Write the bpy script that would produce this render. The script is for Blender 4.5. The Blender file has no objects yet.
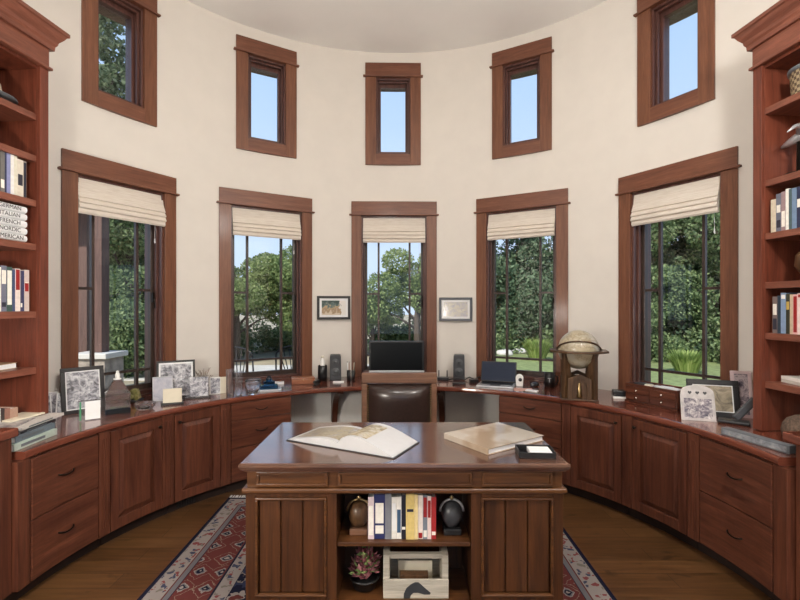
import bpy, bmesh, math, random
from mathutils import Vector, Matrix
random.seed(7)
sc = bpy.context.scene
COL = sc.collection
PI = math.pi
rad = math.radians

# ------------------------------------------------------------------ camera
F, CYP, CAMH, CAMX, CAMY = 450.0, 306.4, 1.478, 0.0256, -2.231
cd = bpy.data.cameras.new('camera'); cam = bpy.data.objects.new('camera', cd); COL.objects.link(cam)
cd.sensor_width = 36; cd.lens = 36 * F / 800; cd.shift_y = 6.4 / 800; cd.clip_start = 0.05; cd.clip_end = 300
cam.location = (CAMX, CAMY, CAMH); cam.rotation_euler = (PI / 2, 0, 0); sc.camera = cam

def at(x, y, z=0.762):
    """place on a level surface z seen at photo point x,y -> location, metres per pixel"""
    d = F * (CAMH - z) / (y - CYP)
    return Vector((CAMX + (x - 400) / F * d, d + CAMY, z)), d / F
def face_cam(p, k=0.0):
    return -math.atan2(p.x - CAMX, p.y - CAMY) + rad(k)
def face_mid(p, k=0.0):
    return -math.atan2(p.x, p.y) + rad(k)

# ------------------------------------------------------------------ materials
def srgb(r, g, b):
    f = lambda c: c / 12.92 if c <= 0.04045 else ((c + 0.055) / 1.055) ** 2.4
    return (f(r / 255), f(g / 255), f(b / 255), 1)
def newmat(name):
    m = bpy.data.materials.new(name); m.use_nodes = True
    nt = m.node_tree; b = nt.nodes['Principled BSDF']
    return m, nt, b
def setp(b, rough=0.5, metal=0, coat=0, spec=0.5, trans=0, coat_rough=0.1):
    b.inputs['Roughness'].default_value = rough; b.inputs['Metallic'].default_value = metal
    b.inputs['Coat Weight'].default_value = coat; b.inputs['Coat Roughness'].default_value = coat_rough
    b.inputs['Specular IOR Level'].default_value = spec
    b.inputs['Transmission Weight'].default_value = trans
def ramp(nt, stops, interp='LINEAR'):
    n = nt.nodes.new('ShaderNodeValToRGB'); cr = n.color_ramp; cr.interpolation = interp
    while len(cr.elements) < len(stops): cr.elements.new(0.5)
    for e, (p, c) in zip(cr.elements, stops):
        e.position = p; e.color = c
    return n
def texco(nt, scale, kind='Object'):
    t = nt.nodes.new('ShaderNodeTexCoord'); mp = nt.nodes.new('ShaderNodeMapping')
    mp.inputs['Scale'].default_value = scale
    nt.links.new(t.outputs[kind], mp.inputs['Vector']); return mp
def noise(nt, vec, scale, detail=3, rough=0.55, dist=0.0):
    n = nt.nodes.new('ShaderNodeTexNoise'); n.inputs['Scale'].default_value = scale
    n.inputs['Detail'].default_value = detail; n.inputs['Roughness'].default_value = rough
    n.inputs['Distortion'].default_value = dist
    nt.links.new(vec.outputs[0], n.inputs['Vector']); return n
def bump(nt, b, src, strength=0.1, dist=0.01):
    n = nt.nodes.new('ShaderNodeBump'); n.inputs['Strength'].default_value = strength; n.inputs['Distance'].default_value = dist
    nt.links.new(src, n.inputs['Height']); nt.links.new(n.outputs[0], b.inputs['Normal'])
def mixc(nt, fac, a, c, mode='MIX'):
    n = nt.nodes.new('ShaderNodeMix'); n.data_type = 'RGBA'; n.blend_type = mode
    for sock, v in ((n.inputs[0], fac), (n.inputs[6], a), (n.inputs[7], c)):
        if hasattr(v, 'is_linked') or hasattr(v, 'links'): nt.links.new(v, sock)
        else: sock.default_value = v
    return n.outputs[2]
def math_n(nt, op, a, c=None):
    n = nt.nodes.new('ShaderNodeMath'); n.operation = op
    for i, v in enumerate((a, c)):
        if v is None: continue
        if hasattr(v, 'links'): nt.links.new(v, n.inputs[i])
        else: n.inputs[i].default_value = v
    return n.outputs[0]
def plain(name, c, rough=0.5, metal=0, coat=0, var=0.06, spec=0.5, scale=30):
    m, nt, b = newmat(name); setp(b, rough, metal, coat, spec)
    n = noise(nt, texco(nt, (1, 1, 1)), scale, 2)
    lo = tuple(max(0, x * (1 - var)) for x in c[:3]) + (1,); hi = tuple(min(1, x * (1 + var)) for x in c[:3]) + (1,)
    r = ramp(nt, [(0.3, lo), (0.7, hi)]); nt.links.new(n.outputs['Fac'], r.inputs[0]); nt.links.new(r.outputs[0], b.inputs['Base Color'])
    return m
def wood(name, dark, light, axis='Z', rough=0.4, coat=0.15, scale=1.0, knots=0.3):
    m, nt, b = newmat(name); setp(b, rough, 0, coat, 0.4, coat_rough=0.15)
    s = {'Z': (16, 16, 1.0), 'X': (1.0, 16, 16), 'Y': (16, 1.0, 16), 'H': (1.4, 1.4, 18)}[axis]
    mp = texco(nt, tuple(k * scale for k in s))
    oi = nt.nodes.new('ShaderNodeObjectInfo'); cx = nt.nodes.new('ShaderNodeCombineXYZ')
    mu = math_n(nt, 'MULTIPLY', oi.outputs['Random'], 37.0)
    for i in range(3): nt.links.new(mu, cx.inputs[i])
    nt.links.new(cx.outputs[0], mp.inputs['Location'])
    n1 = noise(nt, mp, 1.6, 5, 0.6, 0.6); n2 = noise(nt, mp, 7, 4, 0.7)
    mid = tuple((a + c) / 2 for a, c in zip(dark, light))
    r = ramp(nt, [(0.3, dark), (0.52, mid), (0.72, light)]); nt.links.new(n1.outputs['Fac'], r.inputs[0])
    r2 = ramp(nt, [(0.35, (0.72, 0.72, 0.72, 1)), (0.65, (1, 1, 1, 1))]); nt.links.new(n2.outputs['Fac'], r2.inputs[0])
    c = mixc(nt, 1.0, r.outputs[0], r2.outputs[0], 'MULTIPLY')
    nt.links.new(c, b.inputs['Base Color']); bump(nt, b, n2.outputs['Fac'], 0.06, 0.004)
    return m
def picture(name, cols, scale=6, rough=0.35, detail=4, coat=0.3):
    m, nt, b = newmat(name); setp(b, rough, 0, coat)
    n = noise(nt, texco(nt, (1, 1, 1)), scale, detail, 0.65, 0.8)
    k = len(cols); r = ramp(nt, [(0.32 + 0.36 * i / max(1, k - 1), c) for i, c in enumerate(cols)])
    nt.links.new(n.outputs['Fac'], r.inputs[0]); nt.links.new(r.outputs[0], b.inputs['Base Color']); return m
def glassmat(name, c=(.97, .97, .99, 1), rough=0.02, tr=.97):
    m, nt, b = newmat(name); setp(b, rough, 0, 0, 0.5, tr); b.inputs['Base Color'].default_value = c
    b.inputs['IOR'].default_value = 1.45; return m
def pane(name, tint=0.96):
    m, nt, b = newmat(name); nt.nodes.remove(b); out = nt.nodes['Material Output']
    t = nt.nodes.new('ShaderNodeBsdfTransparent'); t.inputs[0].default_value = (tint, tint, tint, 1)
    g = nt.nodes.new('ShaderNodeBsdfGlossy'); g.inputs['Roughness'].default_value = 0.01
    fr = nt.nodes.new('ShaderNodeFresnel'); fr.inputs[0].default_value = 1.3
    mx = nt.nodes.new('ShaderNodeMixShader')
    nt.links.new(fr.outputs[0], mx.inputs[0]); nt.links.new(t.outputs[0], mx.inputs[1]); nt.links.new(g.outputs[0], mx.inputs[2])
    nt.links.new(mx.outputs[0], out.inputs[0]); return m
def leafmat(name, a, c, trans=0.35):
    m, nt, b = newmat(name); setp(b, 0.55, 0, 0, 0.25); out = nt.nodes['Material Output']
    g = nt.nodes.new('ShaderNodeNewGeometry'); r = ramp(nt, [(0.0, a), (1.0, c)])
    nt.links.new(g.outputs['Random Per Island'], r.inputs[0]); nt.links.new(r.outputs[0], b.inputs['Base Color'])
    t = nt.nodes.new('ShaderNodeBsdfTranslucent'); nt.links.new(r.outputs[0], t.inputs[0])
    mx = nt.nodes.new('ShaderNodeMixShader'); mx.inputs[0].default_value = trans
    nt.links.new(b.outputs[0], mx.inputs[1]); nt.links.new(t.outputs[0], mx.inputs[2]); nt.links.new(mx.outputs[0], out.inputs[0]); return m

L = lambda r, g, b: (r, g, b, 1)
CH_D, CH_L = L(0.066, 0.019, 0.011), L(0.17, 0.056, 0.029)
M = {}
M['wall'] = plain('cream_wall_paint', L(0.70, 0.66, 0.605), 0.85, var=0.02, spec=0.2, scale=6)
M['ceil'] = plain('ceiling_paint', L(0.90, 0.885, 0.86), 0.9, var=0.015, spec=0.15, scale=3)
M['trimZ'] = wood('casing_wood', L(0.14, 0.050, 0.025), L(0.24, 0.095, 0.047), 'Z', 0.45, 0.1)
M['trimH'] = wood('head_casing_wood', L(0.14, 0.048, 0.026), L(0.23, 0.09, 0.048), 'H', 0.45, 0.1)
M['jamb'] = wood('jamb_wood', L(0.075, 0.032, 0.026), L(0.15, 0.065, 0.05), 'Z', 0.35, 0.15)
M['sash'] = wood('sash_dark_wood', L(0.035, 0.022, 0.018), L(0.075, 0.048, 0.038), 'Z', 0.4, 0.1)
M['cabZ'] = wood('cherry_vertical', CH_D, CH_L, 'Z', 0.38, 0.2)
M['cabH'] = wood('cherry_horizontal', CH_D, CH_L, 'H', 0.38, 0.2)
M['caseZ'] = wood('bookcase_cherry', L(0.12, 0.029, 0.016), L(0.24, 0.066, 0.035), 'Z', 0.38, 0.2)
M['caseY'] = wood('bookcase_shelf_cherry', L(0.17, 0.055, 0.033), L(0.30, 0.105, 0.065), 'Y', 0.4, 0.2)
M['counter'] = wood('countertop_cherry', L(0.12, 0.032, 0.019), L(0.24, 0.07, 0.04), 'H', 0.16, 0.6, 0.6)
M['toe'] = plain('toe_kick_dark', L(0.02, 0.010, 0.007), 0.6)
M['deskX'] = wood('desk_walnut_horizontal', L(0.052, 0.019, 0.007), L(0.155, 0.060, 0.019), 'X', 0.35, 0.3)
M['deskZ'] = wood('desk_walnut_vertical', L(0.042, 0.0145, 0.005), L(0.118, 0.042, 0.013), 'Z', 0.38, 0.25)
M['deskTop'] = wood('desk_top_polished', L(0.065, 0.028, 0.018), L(0.17, 0.075, 0.042), 'X', 0.13, 0.9, 0.7)
M['groove'] = plain('desk_groove_dark', L(0.02, 0.009, 0.005), 0.6)
M['chairwood'] = wood('chair_wood', L(0.13, 0.06, 0.034), L(0.24, 0.12, 0.07), 'X', 0.4, 0.2)
M['leather'] = plain('brown_leather', L(0.030, 0.017, 0.014), 0.28, coat=0.25, var=0.2, scale=50)
M['handle'] = plain('dark_bronze', L(0.02, 0.015, 0.012), 0.35, 0.8)
M['brass'] = plain('antique_brass', L(0.45, 0.33, 0.16), 0.3, 1.0)
M['knob'] = plain('nickel_knob', L(0.75, 0.68, 0.58), 0.25, 1.0)
M['black'] = plain('black_plastic', L(0.012, 0.012, 0.013), 0.35)
M['blackwood'] = plain('black_frame_wood', L(0.016, 0.015, 0.016), 0.4)
M['dgrey'] = plain('dark_grey_plastic', L(0.045, 0.047, 0.052), 0.4)
M['cone'] = plain('speaker_cone', L(0.07, 0.075, 0.08), 0.5)
M['screen'] = plain('monitor_glass', L(0.006, 0.007, 0.008), 0.3, var=0.02, spec=0.15)
M['navyscreen'] = plain('laptop_screen', L(0.018, 0.026, 0.05), 0.45, var=0.05, spec=0.15)
M['silver'] = plain('silver_plastic', L(0.5, 0.51, 0.53), 0.35, 0.5)
M['white'] = plain('white_paper', L(0.78, 0.785, 0.79), 0.6, var=0.03)
M['cream'] = plain('cream_card', L(0.72, 0.66, 0.52), 0.6, var=0.03)
M['whitegloss'] = plain('white_ceramic', L(0.8, 0.79, 0.76), 0.2, coat=0.4, var=0.02)
M['greypaint'] = plain('grey_box', L(0.13, 0.145, 0.16), 0.5, var=0.1)
M['shade'] = None
M['glass'] = glassmat('clear_glass'); M['blueglass'] = glassmat('blue_glass', L(0.05, 0.16, 0.30)); M['greenglass'] = glassmat('green_glass', L(0.15, 0.6, 0.35))
M['pane'] = pane('window_pane_glass')
M['orangewood'] = wood('small_box_wood', L(0.22, 0.07, 0.03), L(0.42, 0.16, 0.07), 'X', 0.35, 0.3)
M['gothic'] = wood('globe_stand_wood', L(0.05, 0.024, 0.010), L(0.15, 0.075, 0.032), 'Z', 0.45, 0.2)
M['caddy'] = wood('whitewashed_wood', L(0.42, 0.38, 0.31), L(0.62, 0.57, 0.48), 'X', 0.7, 0)
M['stone'] = plain('pier_stone', L(0.30, 0.26, 0.22), 0.9, var=0.35, scale=9)
M['concrete'] = plain('concrete', L(0.55, 0.53, 0.49), 0.9, var=0.08, scale=3)
M['iron'] = plain('wrought_iron', L(0.02, 0.02, 0.022), 0.5, 0.6)
M['bark'] = wood('bark', L(0.06, 0.045, 0.035), L(0.16, 0.125, 0.10), 'Z', 0.9, 0, 0.6)
M['leafA'] = leafmat('oak_leaf', L(0.09, 0.15, 0.05), L(0.38, 0.46, 0.19))
M['leafB'] = leafmat('dark_leaf', L(0.055, 0.10, 0.06), L(0.20, 0.28, 0.16))
M['leafC'] = leafmat('pine_needle', L(0.08, 0.13, 0.06), L(0.32, 0.38, 0.22))
M['leafD'] = leafmat('green_leaf', L(0.06, 0.11, 0.05), L(0.29, 0.37, 0.17))
M['grass'] = leafmat('grass_blade', L(0.16, 0.25, 0.05), L(0.44, 0.52, 0.18))
M['soffit'] = wood('soffit_wood', L(0.09, 0.05, 0.03), L(0.17, 0.10, 0.06), 'X', 0.6, 0)
M['porchwood'] = wood('porch_post_wood', L(0.10, 0.055, 0.045), L(0.18, 0.10, 0.08), 'Z', 0.6, 0)
M['basket'] = None

def mat_shade():
    m, nt, b = newmat('woven_shade_fabric'); setp(b, 0.9, 0, 0, 0.1); out = nt.nodes['Material Output']
    n = noise(nt, texco(nt, (4, 4, 90)), 3, 3)
    r = ramp(nt, [(0.3, L(0.72, 0.64, 0.55)), (0.7, L(0.86, 0.80, 0.72))]); nt.links.new(n.outputs['Fac'], r.inputs[0])
    nt.links.new(r.outputs[0], b.inputs['Base Color']); t = nt.nodes.new('ShaderNodeBsdfTranslucent'); nt.links.new(r.outputs[0], t.inputs[0])
    mx = nt.nodes.new('ShaderNodeMixShader'); mx.inputs[0].default_value = 0.2
    nt.links.new(b.outputs[0], mx.inputs[1]); nt.links.new(t.outputs[0], mx.inputs[2]); nt.links.new(mx.outputs[0], out.inputs[0])
    bump(nt, b, n.outputs['Fac'], 0.3, 0.004); return m
M['shade'] = mat_shade()

def mat_floor():
    m, nt, b = newmat('hardwood_floor'); setp(b, 0.32, 0, 0.2, 0.4)
    mp = texco(nt, (1, 1, 1)); br = nt.nodes.new('ShaderNodeTexBrick')
    br.inputs['Color1'].default_value = (0, 0, 0, 1); br.inputs['Color2'].default_value = (1, 1, 1, 1); br.inputs['Mortar'].default_value = (0.5, 0.5, 0.5, 1)
    br.inputs['Scale'].default_value = 1; br.inputs['Brick Width'].default_value = 1.5; br.inputs['Row Height'].default_value = 0.13
    br.inputs['Mortar Size'].default_value = 0.0018; br.offset = 0.37
    nt.links.new(mp.outputs[0], br.inputs['Vector'])
    g = noise(nt, texco(nt, (1.6, 22, 1)), 1.5, 5, 0.65, 0.5); g2 = noise(nt, texco(nt, (3.5, 9, 1)), 1.0, 3, 0.5, 1.0)
    r = ramp(nt, [(0.25, L(0.050, 0.021, 0.008)), (0.5, L(0.105, 0.048, 0.018)), (0.75, L(0.16, 0.078, 0.030))])
    s = math_n(nt, 'ADD', math_n(nt, 'MULTIPLY', br.outputs['Color'], 0.2), math_n(nt, 'MULTIPLY', g.outputs['Fac'], 0.8))
    nt.links.new(s, r.inputs[0])
    kn = ramp(nt, [(0.26, L(0.3, 0.3, 0.3)), (0.38, L(1, 1, 1))]); nt.links.new(g2.outputs['Fac'], kn.inputs[0])
    c = mixc(nt, 1.0, r.outputs[0], kn.outputs[0], 'MULTIPLY')
    c2 = mixc(nt, br.outputs['Fac'], c, L(0.02, 0.008, 0.004))
    nt.links.new(c2, b.inputs['Base Color']); bump(nt, b, g.outputs['Fac'], 0.05, 0.003); return m
M['floor'] = mat_floor()
RHX, RHY = 1.2, 1.95
def mat_rug():
    m, nt, b = newmat('persian_rug'); setp(b, 0.95, 0, 0, 0.05)
    t = nt.nodes.new('ShaderNodeTexCoord'); sp = nt.nodes.new('ShaderNodeSeparateXYZ'); nt.links.new(t.outputs['Object'], sp.inputs[0])
    ax = math_n(nt, 'ABSOLUTE', sp.outputs[0]); ay = math_n(nt, 'ABSOLUTE', sp.outputs[1])
    d = math_n(nt, 'MINIMUM', math_n(nt, 'SUBTRACT', RHX, ax), math_n(nt, 'SUBTRACT', RHY, ay))
    NV, CR, RD, BL = L(0.012, 0.013, 0.028), L(0.25, 0.22, 0.205), L(0.105, 0.030, 0.027), L(0.13, 0.125, 0.135)
    base = ramp(nt, [(0, NV), (0.02, CR), (0.115, RD), (0.125, BL), (0.15, NV), (0.156, RD), (0.35, NV), (0.362, CR), (0.44, NV)], 'CONSTANT')
    nt.links.new(d, base.inputs[0])
    def vor(scale, metric='EUCLIDEAN', rnd=1.0):
        v = nt.nodes.new('ShaderNodeTexVoronoi'); v.inputs['Scale'].default_value = scale; v.distance = metric
        v.inputs['Randomness'].default_value = rnd; v.voronoi_dimensions = '2D'; nt.links.new(t.outputs['Object'], v.inputs['Vector']); return v
    v1 = vor(24, rnd=1.0); nzz = nt.nodes.new('ShaderNodeTexNoise'); nzz.inputs['Scale'].default_value = 22; nt.links.new(t.outputs['Object'], nzz.inputs['Vector']); nt.links.new(mixc(nt, .09, t.outputs['Object'], nzz.outputs['Color']), v1.inputs['Vector']); c1 = ramp(nt, [(0, L(0.18, 0.05, 0.05)), (0.4, L(0.05, 0.055, 0.09)), (0.7, L(0.16, 0.14, 0.12))], 'CONSTANT')
    nt.links.new(v1.outputs['Color'], c1.inputs[0])
    m1 = math_n(nt, 'LESS_THAN', v1.outputs['Distance'], 0.30)
    v2 = vor(7.5, 'MANHATTAN', 0.6)
    r2 = ramp(nt, [(0, CR), (0.07, NV), (0.17, BL), (0.24, CR), (0.30, RD), (0.40, L(0.12, 0.03, 0.03)), (0.44, RD), (0.52, L(0.2, 0.14, 0.11)), (0.56, RD)], 'CONSTANT')
    nz = nt.nodes.new('ShaderNodeTexNoise'); nz.inputs['Scale'].default_value = 30; nz.inputs['Detail'].default_value = 2; nt.links.new(t.outputs['Object'], nz.inputs['Vector'])
    dd = math_n(nt, 'ADD', v2.outputs['Distance'], math_n(nt, 'MULTIPLY', math_n(nt, 'SUBTRACT', nz.outputs['Fac'], 0.5), 0.35))
    nt.links.new(dd, r2.inputs[0])
    v3 = vor(4.0, 'MANHATTAN', 0.5)
    r3 = ramp(nt, [(0, RD), (0.12, CR), (0.2, NV), (0.45, L(0.03, 0.035, 0.07)), (0.6, L(0.2, 0.175, 0.155)), (0.66, NV)], 'CONSTANT')
    d3 = math_n(nt, 'ADD', v3.outputs['Distance'], math_n(nt, 'MULTIPLY', math_n(nt, 'SUBTRACT', nz.outputs['Fac'], 0.5), 0.5)); nt.links.new(d3, r3.inputs[0])
    def band(lo, hi): return math_n(nt, 'MULTIPLY', math_n(nt, 'GREATER_THAN', d, lo), math_n(nt, 'LESS_THAN', d, hi))
    cband = math_n(nt, 'MAXIMUM', band(0.026, 0.11), band(0.367, 0.435))
    col = mixc(nt, math_n(nt, 'MULTIPLY', cband, m1), base.outputs[0], c1.outputs[0])
    col = mixc(nt, band(0.162, 0.345), col, r2.outputs[0]); col = mixc(nt, math_n(nt, 'GREATER_THAN', d, 0.445), col, r3.outputs[0])
    nt.links.new(col, b.inputs['Base Color']); bump(nt, b, nz.outputs['Fac'], 0.3, 0.004); return m
M['rug'] = mat_rug()
def mat_basket():
    m, nt, b = newmat('woven_wicker'); setp(b, 0.7)
    c = nt.nodes.new('ShaderNodeTexChecker'); c.inputs['Scale'].default_value = 60
    c.inputs[1].default_value = L(0.42, 0.33, 0.2); c.inputs[2].default_value = L(0.12, 0.08, 0.05)
    t = nt.nodes.new('ShaderNodeTexCoord'); nt.links.new(t.outputs['Object'], c.inputs[0]); nt.links.new(c.outputs[0], b.inputs['Base Color']); bump(nt, b, c.outputs[1], 0.5, 0.004); return m
M['basket'] = mat_basket()
def mat_globe():
    m, nt, b = newmat('antique_globe_map'); setp(b, 0.3, 0, 0.4)
    n = noise(nt, texco(nt, (1, 1, 1)), 9, 5, 0.6); r = ramp(nt, [(0.42, L(0.50, 0.46, 0.36)), (0.5, L(0.42, 0.36, 0.25)), (0.52, L(0.30, 0.25, 0.17)), (0.56, L(0.47, 0.40, 0.27))])
    nt.links.new(n.outputs['Fac'], r.inputs[0]); nt.links.new(r.outputs[0], b.inputs['Base Color']); return m
M['globe'] = mat_globe()

# ------------------------------------------------------------------ mesh helper
def WM(o):
    m = o.matrix_basis.copy() if o.parent is None else WM(o.parent) @ o.matrix_basis
    return m
class MB:
    def __init__(s): s.v, s.f, s.m, s.s = [], [], [], []
    def add(s, vs, fs, mi=0, smooth=False, T=None):
        o = len(s.v); s.v += [tuple(T @ Vector(v)) if T else tuple(v) for v in vs]
        for f in fs: s.f.append([i + o for i in f]); s.m.append(mi); s.s.append(smooth)
        return s
    def box(s, x0, x1, y0, y1, z0, z1, mi=0, T=None):
        v = [(x, y, z) for z in (z0, z1) for y in (y0, y1) for x in (x0, x1)]
        return s.add(v, [(0, 2, 3, 1), (4, 5, 7, 6), (0, 1, 5, 4), (2, 6, 7, 3), (0, 4, 6, 2), (1, 3, 7, 5)], mi, False, T)
    def arc(s, a0, a1, r0, r1, z0, z1, mi=0, n=None, prof=None, rot=0):
        """box bent round the room; prof = closed list of (r,z) instead of a rectangle"""
        n = n or max(2, int(abs(a1 - a0) / 2.0)); p = prof or [(r0, z0), (r1, z0), (r1, z1), (r0, z1)]; k = len(p)
        vs = []
        for i in range(n + 1):
            a = rad(a0 + (a1 - a0) * i / n)
            vs += [(r * math.sin(a), r * math.cos(a), z) for r, z in p]
        fs = [(i * k + j, i * k + (j + 1) % k, (i + 1) * k + (j + 1) % k, (i + 1) * k + j) for i in range(n) for j in range(k)]
        fs += [tuple(range(k)), tuple(n * k + j for j in reversed(range(k)))]
        return s.add(vs, fs, mi)
    def prism(s, poly, h0, h1, axis='y', mi=0, T=None, smooth=False):
        k = len(poly)
        g = {'y': lambda a, b, h: (a, h, b), 'x': lambda a, b, h: (h, a, b), 'z': lambda a, b, h: (a, b, h)}[axis]
        vs = [g(a, b, h0) for a, b in poly] + [g(a, b, h1) for a, b in poly]
        s.add(vs, [(i, (i + 1) % k, k + (i + 1) % k, k + i) for i in range(k)], mi, smooth, T)
        o = len(s.v) - 2 * k; s.f += [list(range(o, o + k)), list(range(o + 2 * k - 1, o + k - 1, -1))]; s.m += [mi] * 2; s.s += [False] * 2
        return s
    def lathe(s, prof, n=24, mi=0, T=None, smooth=True, caps=True):
        k = len(prof); vs = [(r * math.cos(2 * PI * i / n), r * math.sin(2 * PI * i / n), z) for i in range(n) for r, z in prof]
        fs = [(i * k + j, ((i + 1) % n) * k + j, ((i + 1) % n) * k + j + 1, i * k + j + 1) for i in range(n) for j in range(k - 1)]
        s.add(vs, fs, mi, smooth, T); o = len(s.v) - n * k
        if caps:
            for j, (r, z) in ((0, prof[0]), (k - 1, prof[-1])):
                if r > 1e-5: s.f.append([o + i * k + j for i in range(n)]); s.m.append(mi); s.s.append(False)
        return s
    def tube(s, pts, r, n=8, mi=0, T=None, closed=False):
        pts = [Vector(p) for p in pts]; k = len(pts); rr = r if isinstance(r, (list, tuple)) else [r] * k; vs = []
        up = Vector((0.13, 0.21, 0.97))
        for i, p in enumerate(pts):
            a = pts[(i - 1) % k] if (i or closed) else p; b = pts[(i + 1) % k] if (i < k - 1 or closed) else p
            t = (b - a).normalized(); u = t.cross(up)
            if u.length < 1e-3: u = t.cross(Vector((1, 0, 0)))
            u.normalize(); w = t.cross(u)
            vs += [tuple(p + rr[i] * (math.cos(2 * PI * j / n) * u + math.sin(2 * PI * j / n) * w)) for j in range(n)]
        fs = [(i * n + j, i * n + (j + 1) % n, ((i + 1) % k) * n + (j + 1) % n, ((i + 1) % k) * n + j) for i in range(k if closed else k - 1) for j in range(n)]
        s.add(vs, fs, mi, True, T)
        if not closed:
            o = len(s.v) - n * k; s.f += [[o + j for j in reversed(range(n))], [o + (k - 1) * n + j for j in range(n)]]; s.m += [mi] * 2; s.s += [False] * 2
        return s
    def build(s, name, mats, parent=None, world=False, bevel=0.0, seg=2, loc=None, rz=0, merge=False):
        me = bpy.data.meshes.new(name); vs = s.v
        o = bpy.data.objects.new(name, me); COL.objects.link(o)
        if loc is not None: o.location = loc; o.rotation_euler = (0, 0, rz)
        if parent: o.parent = parent
        if world:
            iv = WM(o).inverted(); vs = [tuple(iv @ Vector(v)) for v in vs]
        me.from_pydata(vs, [], s.f)
        for m in (mats if isinstance(mats, (list, tuple)) else [mats]): me.materials.append(m)
        me.polygons.foreach_set('material_index', s.m); me.polygons.foreach_set('use_smooth', s.s)
        bm = bmesh.new(); bm.from_mesh(me)
        if merge: bmesh.ops.remove_doubles(bm, verts=bm.verts, dist=1e-5)
        bmesh.ops.recalc_face_normals(bm, faces=bm.faces); bm.to_mesh(me); bm.free(); me.update()
        if bevel:
            b = o.modifiers.new('bevel', 'BEVEL'); b.width = bevel; b.segments = seg; b.limit_method = 'ANGLE'; b.angle_limit = rad(40)
        return o
def tag(o, label, cat, group=None, kind=None):
    if label: o['label'] = label
    if cat: o['category'] = cat
    if group: o['group'] = group
    if kind: o['kind'] = kind
    return o
def thing(name, label, cat, loc=(0, 0, 0), rz=0.0, group=None, kind=None):
    o = bpy.data.objects.new(name, None); COL.objects.link(o); o.empty_display_size = 0.1
    o.location = loc; o.rotation_euler = (0, 0, rz); return tag(o, label, cat, group, kind)
def struct(o, label=None):
    o['kind'] = 'structure'
    if label: o['label'] = label
    return o
def copy_tree(o, parent=None):
    c = o.copy(); COL.objects.link(c)
    if parent: c.parent = parent
    for ch in o.children: copy_tree(ch, c)
    return c
def polar(a, r, z=0): return Vector((r * math.sin(rad(a)), r * math.cos(rad(a)), z))
def text(body, size, mat, parent, T, name='lettering', align='CENTER'):
    cu = bpy.data.curves.new('t', 'FONT'); cu.body = body; cu.size = size; cu.align_x = align; cu.align_y = 'CENTER'; cu.extrude = size * 0.01
    t = bpy.data.objects.new('t', cu); COL.objects.link(t); bpy.context.view_layer.update()
    me = bpy.data.meshes.new_from_object(t.evaluated_get(bpy.context.evaluated_depsgraph_get()))
    bpy.data.objects.remove(t); me.transform(T); me.materials.clear(); me.materials.append(mat)
    o = bpy.data.objects.new(name, me); COL.objects.link(o); o.parent = parent; return o
def TR(x=0, y=0, z=0, rx=0, ry=0, rz=0):
    return Matrix.Translation((x, y, z)) @ Matrix.Rotation(rz, 4, 'Z') @ Matrix.Rotation(ry, 4, 'Y') @ Matrix.Rotation(rx, 4, 'X')

# ------------------------------------------------------------------ room shell
RW, RO, HC = 2.427, 2.65, 4.10
AW = [-60.15, -31.05, -0.83, 29.53, 60.73]; AU = [-60.35, -31.05, -1.08, 29.62, 60.71]
HO, HU = 7.9, 4.2
ZB, ZT = 0.762, 2.405; UB, UT = 3.045, 3.835
def wall_curve():
    b = MB(); br = sorted([-84, 84] + [a + s * (HO + .2) for a in AW for s in (-1, 1)] + [a + s * (HU + .2) for a in AU for s in (-1, 1)])
    zs = [0, ZB, ZT, UB, UT, HC]
    for i in range(len(br) - 1):
        m = (br[i] + br[i + 1]) / 2
        for j in range(5):
            if j == 1 and any(abs(m - a) < HO + .2 for a in AW): continue
            if j == 3 and any(abs(m - a) < HU + .2 for a in AU): continue
            b.arc(br[i], br[i + 1], RW, RO, zs[j], zs[j + 1], n=max(1, int((br[i + 1] - br[i]) / .6)))
    return b
struct(wall_curve().build('wall_front', M['wall']), 'curved cream plaster wall with ten windows')
p84 = polar(84, RW); FL = rad(6)
LW = 4.3
for s, nm in ((-1, 'wall_left'), (1, 'wall_right')):
    d = Vector((s * math.sin(FL), -math.cos(FL), 0)); nrm = Vector((s * math.cos(FL), math.sin(FL), 0)); a = Vector((s * p84.x, p84.y, 0)); e = a + d * LW
    b = MB(); q = [a, e, e + nrm * .2, a + nrm * .2]; b.prism([(v.x, v.y) for v in q], 0, HC, 'z'); struct(b.build(nm, M['wall']), 'cream straight side wall behind the bookcase')
YB = p84.y - LW * math.cos(FL); XB = p84.x + LW * math.sin(FL)
b = MB(); b.box(-XB - .2, -0.75, YB - .2, YB, 0, HC).box(0.95, XB + .2, YB - .2, YB, 0, HC).box(-0.75, 0.95, YB - .2, YB, 2.3, HC)
struct(b.build('wall_back', M['wall']))
n = 48; poly = [(RO * math.sin(rad(-84 + 168 * i / n)), RO * math.cos(rad(-84 + 168 * i / n))) for i in range(n + 1)]
poly += [(XB + .2, YB - .2), (-XB - .2, YB - .2)]
struct(MB().prism(poly, HC, HC + .12, 'z').build('ceiling', M['ceil']), 'pale flat ceiling over the round room')
struct(MB().prism(poly, -.1, 0, 'z').build('floor', M['floor']), 'brown hardwood plank floor')
# eave outside
struct(MB().arc(-100, 100, RO + .002, 3.0, 3.97, 4.12, n=60).build('trim_1', M['soffit']), 'brown wooden eave above the upper windows')

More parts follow.
